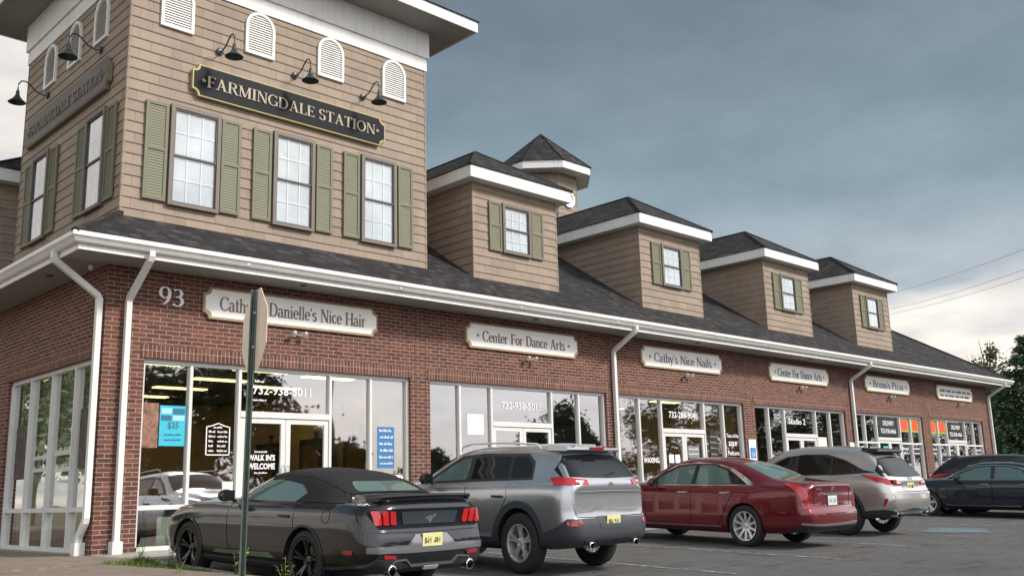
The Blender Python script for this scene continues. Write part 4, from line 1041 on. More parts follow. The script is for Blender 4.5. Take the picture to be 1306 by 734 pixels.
def loft(stations, warp=None, endr=(.30,.45), endk=(.80,.62)):
    """closed body shell from cross sections; columns x zb w zs ws zr wr zt"""
    S = np.array(stations, float); xs = S[:,0]; F = [pchip(xs, S[:,k]) for k in range(1, 8)]
    x0, x1 = xs[0], xs[-1]; X = [x0, x0+.012, x0+.03, x0+.06, x0+.10]; 
    while X[-1] < x1-.14: X.append(X[-1]+.05)
    X += [x1-.10, x1-.06, x1-.03, x1-.012, x1]
    rows = []
    for x in X:
        zb, w, zs, ws, zr, wr, zt = [f(x) for f in F]
        d0, d1 = x-x0, x1-x; k = 1; lift = 0; drop = 0
        for d, R, kk in ((d0, endr[0], endk[0]), (d1, endr[1], endk[1])):
            if d < R: q = math.sqrt(max(0, 1-(1-d/R)**2)); k *= kk+(1-kk)*q
            if d < .06: q2 = 1-math.sqrt(max(0, 1-(1-d/.06)**2)); lift += .04*q2; drop += .022*q2
        w, ws, wr = w*k, ws*k, wr*k
        ys = [(0,zb+lift),(.45*w,zb+lift),(.82*w,zb+.01+lift),(.955*w,zb+.08+lift),(.995*w,zb+.22),(w,zb+.50*(zs-zb)),(.992*w,zs-.11),(ws,zs-.01-drop*.5),(ws-.035,zs+.022-drop*.7),
              ((ws+wr)/2-.01,(zs+zr)/2-drop*.9),(wr+.03,zr-.045-drop),(wr*.86,zr+(zt-zr)*.42-drop),(wr*.45,zt-(zt-zr)*.14-drop),(0,zt-drop)]
        P = [np.array((0,a,b)) for a, b in ys]; row = catmull(P, 3)
        row = [np.array((x, max(0, p[1]), p[2])) for p in row]; row[0][1] = 0; row[-1][1] = 0
        rows.append(row)
    if warp:
        wf = pchip([a for a, b in warp], [b for a, b in warp])
        for row in rows:
            for p in row:
                d = p[0]-x0
                if d < .7: p[0] += wf(min(max(p[2], warp[0][0]), warp[-1][0]))*(1-d/.7)**2
    m = len(rows[0]); mb = MB(); idx = {}
    for i, row in enumerate(rows):
        for j, p in enumerate(row):
            idx[i,j,1] = len(mb.v); mb.v.append(tuple(p))
            if 0 < j < m-1: idx[i,j,-1] = len(mb.v); mb.v.append((p[0],-p[1],p[2]))
            else: idx[i,j,-1] = idx[i,j,1]
    for i in range(len(rows)-1):
        for j in range(m-1):
            mb.f.append([idx[i,j,1], idx[i+1,j,1], idx[i+1,j+1,1], idx[i,j+1,1]]); mb.m.append(0)
            mb.f.append([idx[i,j,-1], idx[i,j+1,-1], idx[i+1,j+1,-1], idx[i+1,j,-1]]); mb.m.append(0)
    for i, rv in ((0, False), (len(rows)-1, True)):
        for j in range(m-1):
            f = [idx[i,j,1], idx[i,j+1,1], idx[i,j+1,-1], idx[i,j,-1]]; f2 = []
            for v in f:
                if v not in f2: f2.append(v)
            mb.f.append(f2[::-1] if rv else f2); mb.m.append(0)
    return mb
def car_body(name, mb, parent, paint, arches, hw):
    """arches: (x, z, r); cut with cylinders whose inside is dark"""
    b = mb.build(name, [paint, M['blackp']], parent)
    for (x, z, r) in arches:
        for s in (1, -1):
            c = MB(); c.lathe([(r,.42),(r,1.3)], 40, axis='y', c=(x,0,z), mi=1)
            if s < 0: c.v = [(p[0],-p[1],p[2]) for p in c.v]
            co = c.build('cutter', [paint, M['blackp']])
            md = b.modifiers.new('b', 'BOOLEAN'); md.operation = 'DIFFERENCE'; md.solver = 'FAST'; md.object = co
            dg = bpy.context.evaluated_depsgraph_get(); me = bpy.data.meshes.new_from_object(b.evaluated_get(dg))
            b.modifiers.clear(); b.data = me; bpy.data.objects.remove(co)
    for p in b.data.polygons: p.use_smooth = True
    b.data.set_sharp_from_angle(angle=math.radians(38))
    return b
class Decal:
    def __init__(s, mb, xc, body):
        s.bvh = BVHTree.FromPolygons([Vector(v) for v in mb.v], mb.f); s.xc = xc; s.body = body
    def ray(s, proj, a, b):
        if proj == 'S': o, d = Vector((a, 3, b)), Vector((0,-1,0))
        elif proj == 'R': o, d = Vector((a, -3, b)), Vector((0,1,0))
        elif proj == 'B': o, d = Vector((-4, a, b)), Vector((1,0,0))
        elif proj == 'T': o, d = Vector((a, b, 4)), Vector((0,0,-1))
        else:
            t = math.radians(a); k = Vector((-math.cos(t), math.sin(t), 0)); o = Vector((s.xc,0,b))+k*4; d = -k
        h = s.bvh.ray_cast(o, d)
        if h[0] is None: h = s.bvh.find_nearest(o+d*(3 if proj in 'SR' else 3.0)); 
        p, n = h[0], h[1]
        if n.dot(d) > 0: n = -n
        return p, n, d
    def __call__(s, name, m, proj, pts, off=.004, both=False, parent=None, step=.05, thick=None, rnd=0):
        outs = []
        if rnd: pts = rounded(pts, rnd)
        for sg in ((1, -1) if both else (1,)):
            pr = proj; P = list(pts)
            if sg < 0:
                if proj == 'S': pr = 'R'
                else: P = [((-a, b) if proj in 'BC' else (a, -b)) for a, b in P]
            bm = bmesh.new(); sc = 60 if proj == 'C' else 1
            f = bm.faces.new([bm.verts.new((a/sc, b, 0)) for a, b in P])
            xs = [a/sc for a, b in P]; ys = [b for a, b in P]
            for ax, lo, hi in ((0, min(xs), max(xs)), (1, min(ys), max(ys))):
                q = lo+step
                while q < hi-1e-4:
                    co = (q,0,0) if ax == 0 else (0,q,0); no = (1,0,0) if ax == 0 else (0,1,0)
                    bmesh.ops.bisect_plane(bm, geom=bm.verts[:]+bm.edges[:]+bm.faces[:], plane_co=co, plane_no=no); q += step
            bmesh.ops.triangulate(bm, faces=bm.faces[:])
            inner = {}
            th = thick if thick else max(off*1.0, .003)
            for v in bm.verts:
                p, n, d = s.ray(pr, v.co.x*sc, v.co.y); v.co = p+n*off; inner[v.index] = p-n*.004
            bm.verts.index_update()
            be = [e for e in bm.edges if e.is_boundary]; nv = {}
            for e_ in be:
                for v in e_.verts:
                    if v not in nv: nv[v] = None
            for v in list(nv): nn = s.bvh.find_nearest(v.co); nv[v] = bm.verts.new(nn[0]-(v.co-nn[0]).normalized()*.004 if (v.co-nn[0]).length > 1e-6 else nn[0])
            for e_ in be: bm.faces.new((e_.verts[0], e_.verts[1], nv[e_.verts[1]], nv[e_.verts[0]]))
            bmesh.ops.recalc_face_normals(bm, faces=bm.faces)
            me = bpy.data.meshes.new(name); bm.to_mesh(me); bm.free()
            # outward orientation
            c = sum((Vector(v.co) for v in me.vertices), Vector())/len(me.vertices)
            me.materials.append(m)
            for p in me.polygons: p.use_smooth = True
            me.set_sharp_from_angle(angle=math.radians(40))
            o = bpy.data.objects.new(name, me); col.objects.link(o); o.parent = parent or s.body; outs.append(o)
        return outs[0] if len(outs) == 1 else outs
def rounded(P, r):
    out = []; n = len(P)
    for k in range(n):
        a, b, c = Vector(P[k-1]), Vector(P[k]), Vector(P[(k+1)%n])
        d1, d2 = (a-b), (c-b); q = min(r, d1.length*.45, d2.length*.45); p0 = b+d1.normalized()*q; p1 = b+d2.normalized()*q
        for t in (0,.33,.67,1): out.append(tuple(p0*(1-t)**2+b*2*t*(1-t)+p1*t*t))
    return out
def strip_poly(pts, w):
    P = [Vector(p) for p in pts]; L = []; R = []
    for k in range(len(P)):
        d = (P[min(k+1,len(P)-1)]-P[max(k-1,0)]).normalized(); n = Vector((-d.y, d.x))*w/2
        L.append(tuple(P[k]+n)); R.append(tuple(P[k]-n))
    return L+R[::-1]
def wheel(parent, x, y, r, width, rim_r, style, m, label=None):
    """side>0 left; wheel part > tyre, rim"""
    s = 1 if y > 0 else -1; hw = width/2
    b = MB(); b.lathe([(0,-hw*.5),(rim_r*.62,-hw*.5),(rim_r*.62,hw*.05),(0,hw*.05)], 28, axis='y'); 
    tr = Matrix.Translation((x,y,r)) @ Matrix.Diagonal((1,s,1,1))
    b.transform(tr); w = b.build('wheel', M['disc'], parent, smooth=40)
    t = MB(); t.lathe([(rim_r-.005,-hw*.8),(rim_r+.03,-hw),(r-.035,-hw*.98),(r-.006,-hw*.80),(r,-hw*.5),(r,hw*.5),(r-.006,hw*.80),(r-.035,hw*.98),(rim_r+.03,hw),(rim_r-.002,hw*.86),(rim_r-.012,hw*.2)], 48, axis='y', closed=True)
    t.transform(tr); t.build('tyre', M['tyre'], w, smooth=35)
    k = MB(); R = rim_r
    k.lathe([(R-.002,hw*.80),(R-.002,hw*.92),(R-.016,hw*.90),(R-.026,hw*.60),(R-.04,-hw*.7),(R-.02,-hw*.75)], 48, axis='y', closed=True)
    n, kind = style
    hub_y = hw*.52
    k.lathe([(0,hub_y+.012),(.028,hub_y+.012),(.034,hub_y),(.072,hub_y-.012),(.075,hub_y-.05),(0,hub_y-.05)], 24, axis='y')
    for q in range(n):
        a0 = 2*PI*q/n+.31
        offs = [(-.16,1),( .16,1)] if kind == 'y' else [(0,1)]
        for da, _ in offs:
            def pt(rad, aa, yy): return (math.cos(aa)*rad, yy, math.sin(aa)*rad)
            r0, r1 = .05, R-.016; w0 = .020 if kind == 'y' else .026; w1 = w0*(.9 if kind != 'wide' else 1.5)
            aa, ab = a0+da*.35, a0+da*(1 if kind == 'y' else 0)
            yo0, yo1 = hub_y-.004, hw*.78
            def ring(rad, ang, wd, yt, yb):
                ta = ang; c = Vector((math.cos(ta),0,math.sin(ta))); tn = Vector((-math.sin(ta),0,math.cos(ta)))
                return [tuple(c*rad-tn*wd+Vector((0,yb,0))), tuple(c*rad-tn*wd*.8+Vector((0,yt,0))), tuple(c*rad+tn*wd*.8+Vector((0,yt,0))), tuple(c*rad+tn*wd+Vector((0,yb,0)))]
            secs = [ring(r0, aa, w0, yo0, yo0-.035), ring((r0+r1)/2, (aa+ab)/2, w0*.85, (yo0+yo1)/2+.004, (yo0+yo1)/2-.03), ring(r1, ab, w1, yo1, yo1-.03)]
            base = len(k.v)
            for sct in secs: k.v += sct
            for u_ in range(2):
                for j in range(4): k.f.append([base+u_*4+j, base+u_*4+(j+1)%4, base+u_*4+4+(j+1)%4, base+u_*4+4+j]); k.m.append(0)
            k.f.append([base+8+j for j in range(4)]); k.m.append(0)
    k.transform(tr); k.build('rim', m, w, smooth=35)
    return w
def wheels(car, wb, tr, r, width, rim_r, style, m):
    for x in (0, wb):
        for s in (1,-1): wheel(car, x, s*(tr-width/2), r, width, rim_r, style, m)
def mirror(car, x, y, z, paint, sc=1):
    for s in (1,-1):
        mb = MB(); mb.lathe([(0,-.06),(.05,-.055),(.075,-.02),(.078,.03),(.06,.06),(0,.065)], 18, axis='x')
        mb.v = [(p[0], p[1]*1.45, p[2]*1.0) for p in mb.v]
        mb.transform(Matrix.Translation((x, s*(y+.10), z+.02)) @ Matrix.Scale(sc,4))
        mb.tube([(x+.02,s*(y-.06),z-.05),(x,s*(y+.05),z-.02)], .022, 6)
        mo = mb.build('side_mirror', paint, car, smooth=50)
        g = MB(); g.box((x-.067*sc,s*(y+.10)-.085*sc,z-.045),(x-.061*sc,s*(y+.10)+.085*sc,z+.085)); g.build('mirror_glass', M['carglass'], mo)
def handle(D, x, z, m=None, w=.20):
    for sg, pr in ((1,'S'),(-1,'R')):
        p, n, d = D.ray(pr, x, z); mb = MB()
        y = p.y; mb.tube([(x-w/2,y,z),(x-w*.4,y+sg*.035,z),(x+w*.4,y+sg*.035,z),(x+w/2,y,z)], .014, 6)
        mb.build('door_handle', m, D.body, smooth=50)
def plate(D, z, m, y=0, tilt=0, label=None, w=.305, h=.155):
    p, n, d = D.ray('B', y, z); x = p.x
    mb = MB(); mb.box((x-.02,y-w/2,z-h/2),(x-.012,y+w/2,z+h/2)); o = mb.build('licence_plate', m, D.body)
    k = MB(); r = random.Random(int(z*100)); q = -w*.38
    for j in range(7):
        if j != 3: k.box((x-.023,y+q,z-h*.22),(x-.021,y+q+.008,z+h*.2)); k.box((x-.023,y+q,z-h*.22+r.choice((0,.03,.06))),(x-.021,y+q+.026,z-h*.22+.01+r.choice((0,.03,.05))))
        q += w*.115
    k.build('plate_marks', M['platetxt'], o)
    return x
def exhaust(D, y, z, m, w=.07, flat=1):
    p, n, d = D.ray('B', y, z+.08); x = p.x+.02
    mb = MB(); mb.lathe([(w*.8,.10),(w,-.04),(w*.82,-.045),(w*.7,.08)], 20, axis='x', closed=True)
    mb.v = [(a, b, c*flat) for a, b, c in mb.v]; mb.transform(Matrix.Translation((x,y,z))); mb.build('exhaust_tip', m, D.body, smooth=40)
    mb = MB(); mb.lathe([(0,.02),(w*.8,.02),(w*.8,.03),(0,.03)], 16, axis='x'); mb.v = [(a, b, c*flat) for a, b, c in mb.v]; mb.transform(Matrix.Translation((x,y,z))); mb.build('exhaust_inside', M['seam'], D.body)
def place_car(o, x, y, h, sx, sz, sy=None, dz=0):
    o.location = (x, y, lot(y)+dz); pitch = math.atan(.037*math.sin(math.radians(h)))
    o.rotation_euler = (0, -pitch, math.radians(h)); o.scale = (sx, sy or sx, sz)
def ring_poly(cx, cz, r0, r1, a0=-12, a1=192, n=18):
    A = [math.radians(a0+(a1-a0)*k/n) for k in range(n+1)]
    return [(cx+r1*math.cos(a), cz+r1*math.sin(a)) for a in A]+[(cx+r0*math.cos(a), cz+r0*math.sin(a)) for a in A[::-1]]

M['sheentrim'] = paint_mat('bumper_sheen_trim_grey', (.24,.25,.27), .7, .18)  # grey for painted-in sheen on bumper and rocker, and for diffuser trim
def make_convertible():
    car = empty('parked_car'); tag(car, 'charcoal grey convertible with black soft top and triple-bar tail lamps, nearest the camera', 'car', 'parked cars')
    st = [(-1.13,.30,.86,.90,.80,.955,.72,.975),(-1.02,.27,.92,.95,.86,1.02,.74,1.045),(-.75,.23,.95,.97,.885,1.045,.73,1.07),(-.56,.21,.958,.975,.89,1.05,.72,1.085),(-.38,.2,.96,.97,.885,1.10,.69,1.15),(-.10,.2,.957,.965,.88,1.20,.66,1.26),(.28,.18,.955,.96,.88,1.28,.61,1.36),(.78,.18,.95,.955,.875,1.30,.60,1.39),(1.18,.18,.945,.95,.87,1.27,.60,1.355),(1.55,.18,.945,.945,.865,1.15,.66,1.20),(1.98,.18,.945,.94,.86,.98,.74,1.02),(2.6,.2,.95,.915,.86,.965,.68,1.0),(3.1,.21,.94,.86,.84,.91,.62,.95),(3.45,.22,.90,.78,.78,.83,.58,.86),(3.65,.28,.82,.64,.7,.68,.5,.70)]
    mb = loft(st, warp=[(.2,-.01),(.45,-.06),(.6,-.05),(.78,0),(.95,-.02),(1.1,-.06)], endk=(.90,.62))
    b = car_body('body', mb, car, M['mustang'], [(0,.345,.385),(2.72,.345,.385)], .95); D = Decal(mb, 1.0, b)
    # soft top and glass
    D('soft_top', M['softtop'], 'T', rounded([(-0.470,.62),(-0.110,.64),(0.290,.60),(1.210,.58),(1.210,-.58),(0.290,-.60),(-0.110,-.64),(-0.470,-.62)],.05), .010, parent=car)
    D('soft_top_side', M['softtop'], 'S', [(-0.630,1.0),(-0.360,1.0),(0.340,1.0),(0.190,1.10),(0.410,1.20),(0.890,1.255),(1.170,1.24),(1.250,1.30),(0.790,1.345),(0.290,1.325),(-0.110,1.235),(-0.410,1.12)], .008, both=True, parent=car)
    D('side_window', M['carglass2'], 'S', [(0.350,1.0),(1.770,.995),(1.510,1.12),(1.210,1.235),(0.890,1.25),(0.430,1.195),(0.220,1.10)], .006, both=True, parent=car)
    D('rear_window', M['carglass2'], 'B', rounded([(-.50,1.115),(-.40,1.225),(.40,1.225),(.50,1.115)],.05), .013, parent=car)
    D('windscreen', M['carglass'], 'T', [(1.270,.55),(1.910,.66),(1.970,0),(1.910,-.66),(1.270,-.55)], .006, parent=car)
    # rear panel
    D('rear_panel', M['signblack'], 'B', rounded([(-.83,.945),(.83,.945),(.87,.90),(.76,.735),(-.76,.735),(-.87,.90)],.03), .004)
    D('panel_trim', M['mustang'], 'C', strip_poly([(25.5,.93),(25,.80),(23,.715),(0,.70),(-23,.715),(-25,.80),(-25.5,.93)], .028), .016)
    for s in (1,-1):
        for k in range(3):
            y = .83-.105*k
            P = [(y-.030,.775),(y-.005,.925),(y-.085,.925),(y-.112,.775)]
            P = [(s*a, q) for a, q in P]
            t = D('tail_lamp', M['redlamp'], 'B', rounded(P,.02), .022)
    D('gloss_panel', mat('dark_blue_gloss',(.03,.04,.05),.2), 'B', rounded([(-.44,.915),(.44,.915),(.40,.775),(-.40,.775)],.02), .012)
    horse = [(-.055,.83),(-.035,.855),(-.02,.85),(-.005,.86),(.03,.858),(.06,.872),(.055,.85),(.03,.84),(.02,.825),(.03,.81),(.008,.82),(-.005,.80),(-.012,.822),(-.035,.838)]
    D('horse_emblem', M['chrome'], 'B', [(-a*1.5, .845+(q-.845)*1.5) for a, q in horse], .016)
    # spoiler lip
    k = MB(); P = []
    for q in range(13):
        y = -.70+1.40*q/12; xx = -1.09-.05*(1-(y/.76)**4); zz = 1.072+.015*(1-(y/.76)**2); P.append((y, xx, zz))
    for (a, b_) in zip(P, P[1:]):
        k.prism([(a[1],a[0],a[2]),(a[1]+.02,a[0],a[2]+.022),(a[1]+.28,a[0],a[2]-.004),(a[1]+.28,a[0],a[2]-.05),(a[1]+.05,a[0],a[2]-.05)], (b_[1]-a[1], b_[0]-a[0], b_[2]-a[2]))
    k.build('spoiler', M['mustang'], b, smooth=30)
    k = MB(); k.box((-1.02,-.16,1.075),(-.98,.16,1.104)); k.build('brake_lamp', M['redlampd'], b)
    # bumper, plate, diffuser
    D('bumper_band', M['sheentrim'], 'B', [(-.88,.555),(-.36,.56),(-.24,.665),(.24,.665),(.36,.56),(.88,.555),(.88,.49),(.36,.475),(-.36,.475),(-.88,.49)], .014)  # grey band paints the bumper's bright reflection into the colour
    plate(D, .60, M['plate'])
    D('diffuser', M['blackp'], 'B', [(-.80,.42),(-.62,.44),(-.42,.36),(.42,.36),(.62,.44),(.80,.42),(.80,.27),(-.80,.27)], .012)
    D('diffuser_trim', M['sheentrim'], 'B', strip_poly([(-.66,.30),(-.56,.40),(-.40,.41),(-.32,.345),(-.12,.345),(.12,.345),(.32,.345),(.40,.41),(.56,.40),(.66,.30)], .018), .02)
    D('reverse_lamp', M['clearlamp'], 'B', rounded([(-.11,.30),(-.11,.335),(.11,.335),(.11,.30)],.01), .024)
    D('side_reflector', M['redlampd'], 'C', rounded([(28.2,.47),(28.2,.51),(26,.51),(26,.47)],.01), .014, both=True)
    D('rear_reflector', M['redlampd'], 'B', [(.55,.455),(.72,.47),(.72,.435),(.55,.42)], .018, both=True)
    for s in (1,-1): exhaust(D, s*.60, .30, M['chrome'], .06)
    D('door_seam', M['seam'], 'S', strip_poly([(.24,.98),(.22,.7),(.30,.42),(.46,.30),(1.55,.27),(1.70,.5),(1.74,.96)], .009), .0025, both=True)
    D('fuel_cap_seam', M['seam'], 'S', strip_poly([(-.42+.075*math.cos(a), .86+.075*math.sin(a)) for a in [k*PI/8 for k in range(17)]], .006), .0025)
    D('rocker', M['blackp'], 'S', [(.42,.30),(2.3,.28),(2.3,.20),(.42,.20)], .012, both=True)
    D('rocker_highlight', M['sheentrim'], 'S', [(.60,.345),(2.05,.335),(1.95,.375),(.70,.40)], .006, both=True)  # grey strip paints in the highlight low on the side
    handle(D, .42, .84, M['blackp'], .17)
    mirror(car, 1.62, .93, 1.03, M['mustang'])
    D('arch_lip', M['mustang'], 'S', ring_poly(0,.345,.384,.41), .010, both=True); D('arch_lip', M['mustang'], 'S', ring_poly(2.72,.345,.384,.41), .010, both=True)
    wheels(car, 2.72, .945, .345, .26, .255, (5,'y'), M['blackalloy'])
    return car
def make_crossover(paint):
    car = empty('parked_car')
    st = [(-.93,.42,.86,1.02,.82,1.09,.74,1.12),(-.86,.37,.90,1.06,.85,1.16,.74,1.20),(-.72,.33,.92,1.09,.87,1.31,.70,1.355),(-.58,.31,.925,1.09,.875,1.42,.66,1.47),(-.46,.30,.93,1.09,.88,1.475,.63,1.53),(-.2,.3,.93,1.08,.885,1.50,.62,1.56),(.4,.28,.93,1.07,.885,1.52,.62,1.58),(1.1,.27,.93,1.05,.885,1.51,.62,1.575),(1.5,.27,.93,1.04,.88,1.455,.62,1.53),(1.9,.27,.93,1.02,.88,1.30,.66,1.37),(2.35,.27,.93,1.0,.87,1.10,.74,1.14),(2.9,.28,.92,.97,.86,1.03,.66,1.07),(3.4,.3,.88,.88,.80,.95,.58,.98),(3.67,.38,.80,.74,.7,.78,.5,.8)]
    mb = loft(st, warp=[(.3,-.02),(.45,-.07),(.62,-.06),(.72,-.01),(.95,0),(1.1,-.03),(1.5,-.02),(1.62,-.04)], endk=(.88,.62))
    b = car_body('body', mb, car, paint, [(0,.37,.43),(2.70,.37,.43)], .93); D = Decal(mb, 1.0, b)
    D('side_trim', M['blackp'], 'S', [(-.18,1.14),(2.10,1.07),(1.66,1.30),(1.40,1.41),(.9,1.445),(.0,1.435),(-.12,1.36)], .003, both=True, parent=b)
    D('side_window', M['carglass2'], 'S', rounded([(1.18,1.13),(2.0,1.095),(1.62,1.295),(1.36,1.395),(1.18,1.41)],.04), .007, both=True, parent=car)
    D('side_window', M['carglass'], 'S', rounded([(.32,1.155),(1.08,1.135),(1.08,1.415),(.34,1.42)],.03), .007, both=True, parent=car)
    D('quarter_window', M['carglass'], 'S', rounded([(-.14,1.17),(.25,1.16),(.27,1.42),(.02,1.415),(-.10,1.34)],.06), .007, both=True, parent=car)
    D('window_surround', M['greyp'], 'S', strip_poly([(2.14,1.07),(1.68,1.31),(1.41,1.425),(.9,1.46),(.0,1.45),(-.14,1.36),(-.19,1.14)], .018), .009, both=True)
    D('windscreen', M['carglass'], 'T', [(1.62,.58),(2.25,.70),(2.32,0),(2.25,-.70),(1.62,-.58)], .006, parent=car)
    D('rear_window', M['carglass'], 'C', rounded([(25,1.175),(26,1.26),(21.5,1.43),(0,1.455),(-21.5,1.43),(-26,1.26),(-25,1.175),(0,1.16)],.03), .006, parent=car)
    k = MB()
    for q in range(10):
        y0 = -.60+1.2*q/10; y1 = y0+.12; xe = lambda y: -.66-.05*(1-(y/.65)**2)
        k.prism([(xe(y0),y0,1.51),(xe(y0)+.02,y0,1.535),(-.30,y0,1.57),(-.30,y0,1.50),(xe(y0)+.03,y0,1.49)], (xe(y1)-xe(y0), y1-y0, 0))
    k.build('spoiler', paint, b, smooth=40)
    k = MB(); k.box((-.735,-.14,1.512),(-.68,.14,1.54)); k.build('brake_lamp', M['redlampd'], b)
    D('tail_lamp', M['redlamp'], 'C', rounded([(28,1.165),(25,1.17),(15,1.135),(14.5,1.085),(28,1.075)],.015), .014, both=True)
    D('reverse_lamp', M['clearlamp'], 'C', rounded([(20.5,1.13),(17,1.122),(17,1.105),(20.5,1.105)],.01), .018, both=True)
    D('tailgate_seam', M['seam'], 'C', strip_poly([(23,1.05),(22.5,.85),(21,.70),(0,.69),(-21,.70),(-22.5,.85),(-23,1.05)], .010), .0025)
    D('hatch_crease', paint, 'C', [(23,1.0),(0,1.01),(-23,1.0),(-23,.98),(0,.99),(23,.98)], .010)
    k = MB(); k.tube([(-.895,.12,1.185),(-.89,-.04,1.215),(-.865,-.22,1.235)], .012, 6); k.build('wiper', M['blackp'], b)
    D('lower_cladding', M['greyp'], 'C', [(33,.50),(29,.56),(25,.68),(0,.68),(-25,.68),(-29,.56),(-33,.50),(-33,.34),(0,.36),(33,.34)], .012)
    D('bumper_band', M['blackp'], 'B', [(-.62,.44),(.62,.44),(.58,.38),(-.58,.38)], .016)
    D('plate_recess', M['greyp'], 'B', rounded([(-.30,.555),(-.34,.70),(.34,.70),(.30,.555)],.03), .016)
    D('rear_reflector', M['redlampd'], 'C', rounded([(25,.655),(19,.655),(19,.60),(25,.60)],.02), .018, both=True)
    plate(D, .635, M['plate'])
    D('badge', M['chrome'], 'B', rounded([(-.05,1.075),(.05,1.075),(.05,1.105),(-.05,1.105)],.01), .012)
    D('badge', M['chrome'], 'B', rounded([(.38,.76),(.62,.76),(.62,.785),(.38,.785)],.008), .008)
    for s in (1,-1): exhaust(D, s*.50, .37, M['chrome'], .06, .65)
    D('sill_cladding', M['greyp'], 'S', [(.40,.43),(2.3,.42),(2.3,.29),(.40,.29)], .016, both=True)
    for x in (0, 2.70): D('arch_cladding', M['greyp'], 'S', ring_poly(x,.37,.428,.515,-14,194), .016, both=True)
    D('door_seam', M['seam'], 'S', strip_poly([(1.12,1.06),(1.10,.75),(1.14,.44)], .009), .0025, both=True)
    D('door_seam', M['seam'], 'S', strip_poly([(.26,1.08),(.24,.92),(.36,.74),(.50,.5),(.54,.44)], .009), .0025, both=True)
    handle(D, .42, .93, M['blackp']); handle(D, 1.26, .92, M['blackp'])
    for s in (1,-1):
        k = MB(); k.tube([(-.22,s*.655,1.52),(-.14,s*.66,1.58),(.5,s*.665,1.605),(1.2,s*.665,1.60),(1.42,s*.66,1.56),(1.45,s*.66,1.50)], .013, 6); k.build('roof_rail', M['frame'], b, smooth=50)
    mirror(car, 1.88, .92, 1.12, M['blackp'])
    wheels(car, 2.70, .925, .37, .24, .235, (5,'y'), M['alloy'])
    return car
def make_sedan(paint, lampred=True, rimstyle=(10,'s')):
    car = empty('parked_car')
    st = [(-1.23,.32,.86,.95,.80,1.02,.72,1.04),(-1.12,.28,.89,.985,.84,1.055,.74,1.08),(-.8,.25,.91,1.0,.865,1.075,.74,1.105),(-.5,.23,.92,1.0,.87,1.10,.72,1.145),(-.1,.22,.925,.995,.875,1.23,.67,1.29),(.35,.2,.925,.985,.875,1.36,.60,1.43),(.9,.2,.925,.98,.875,1.425,.58,1.505),(1.4,.2,.925,.975,.87,1.42,.58,1.50),(1.8,.2,.925,.97,.87,1.35,.61,1.425),(2.5,.2,.92,.96,.86,1.04,.74,1.07),(3.1,.2,.91,.93,.84,.97,.64,1.01),(3.6,.24,.88,.84,.78,.89,.56,.92),(3.9,.32,.80,.68,.68,.72,.5,.74)]
    mb = loft(st, warp=[(.25,-.02),(.4,-.07),(.58,-.06),(.68,0),(.9,.0),(1.05,-.05)], endk=(.88,.62))
    b = car_body('body', mb, car, paint, [(0,.345,.385),(2.837,.345,.385)], .925); D = Decal(mb, .8, b)
    D('side_trim', M['blackp'], 'S', [(-.12,1.02),(2.36,1.0),(1.98,1.20),(1.62,1.345),(1.2,1.375),(.75,1.36),(.4,1.27)], .003, both=True, parent=b)
    D('side_window', M['carglass2'], 'S', rounded([(1.22,1.03),(2.22,1.015),(1.92,1.18),(1.6,1.32),(1.22,1.36)],.03), .006, both=True, parent=car)
    D('side_window', M['carglass2'], 'S', rounded([(.32,1.04),(1.12,1.03),(1.12,1.36),(.78,1.345),(.48,1.26)],.03), .006, both=True, parent=car)
    D('quarter_window', M['carglass'], 'S', rounded([(-.02,1.05),(.27,1.04),(.42,1.235)],.03), .006, both=True, parent=car)
    D('window_chrome', M['chrome'], 'S', strip_poly([(2.40,1.0),(1.99,1.215),(1.63,1.365),(1.2,1.395),(.75,1.38),(.38,1.285),(-.14,1.035)], .018), .008, both=True)
    D('window_chrome', M['chrome'], 'S', strip_poly([(2.40,.998),(1.2,1.008),(-.16,1.018)], .016), .008, both=True)
    D('quarter_chrome', M['chrome'], 'S', [(.40,1.265),(.75,1.385),(.38,1.31),(-.22,1.03),(-.06,1.02)], .0085, both=True)
    D('rear_window', M['carglass2'], 'T', [(.24,.50),(-.44,.62),(-.50,0),(-.44,-.62),(.24,-.50),(.30,0)], .006, parent=car)
    D('windscreen', M['carglass'], 'T', [(1.84,.56),(2.42,.70),(2.50,0),(2.42,-.70),(1.84,-.56)], .006, parent=car)
    D('tail_lamp', M['redlamp'], 'C', rounded([(27,1.03),(25,1.045),(21.3,.97),(20.6,.66),(23.2,.66),(24,.85)],.008), .018, both=True)
    D('tail_lamp_lens', M['redlampd'], 'C', rounded([(23,.96),(22.2,.93),(21.6,.70),(22.6,.70)],.004), .022, both=True)
    D('chrome_bar', M['chrome'], 'B', rounded([(-.34,.90),(.34,.90),(.34,.865),(-.34,.865)],.012), .022)
    D('crest_badge', M['chrome'], 'B', [(-.05,1.0),(.05,1.0),(.045,.95),(0,.92),(-.045,.95)], .014)
    D('badge', M['chrome'], 'B', rounded([(.36,.95),(.52,.95),(.52,.975),(.36,.975)],.006), .010)
    plate(D, .775, M['platep'])
    D('trunk_seam', M['seam'], 'B', strip_poly([(.62,1.02),(.60,.70),(0,.685),(-.60,.70),(-.62,1.02)], .008), .0025)
    D('bumper_chrome', M['chrome'], 'C', strip_poly([(24,.42),(14,.39),(0,.385),(-14,.39),(-24,.42)], .03), .014)
    D('bumper_lower', M['blackp'], 'C', [(26,.385),(0,.36),(-26,.385),(-26,.30),(0,.30),(26,.30)], .010)
    D('rear_reflector', M['redlampd'], 'S', rounded([(-.86,.60),(-.70,.60),(-.70,.575),(-.86,.575)],.008), .006, both=True)
    D('sill_chrome', M['chrome'], 'S', strip_poly([(.50,.325),(1.4,.315),(2.35,.315)], .022), .012, both=True)
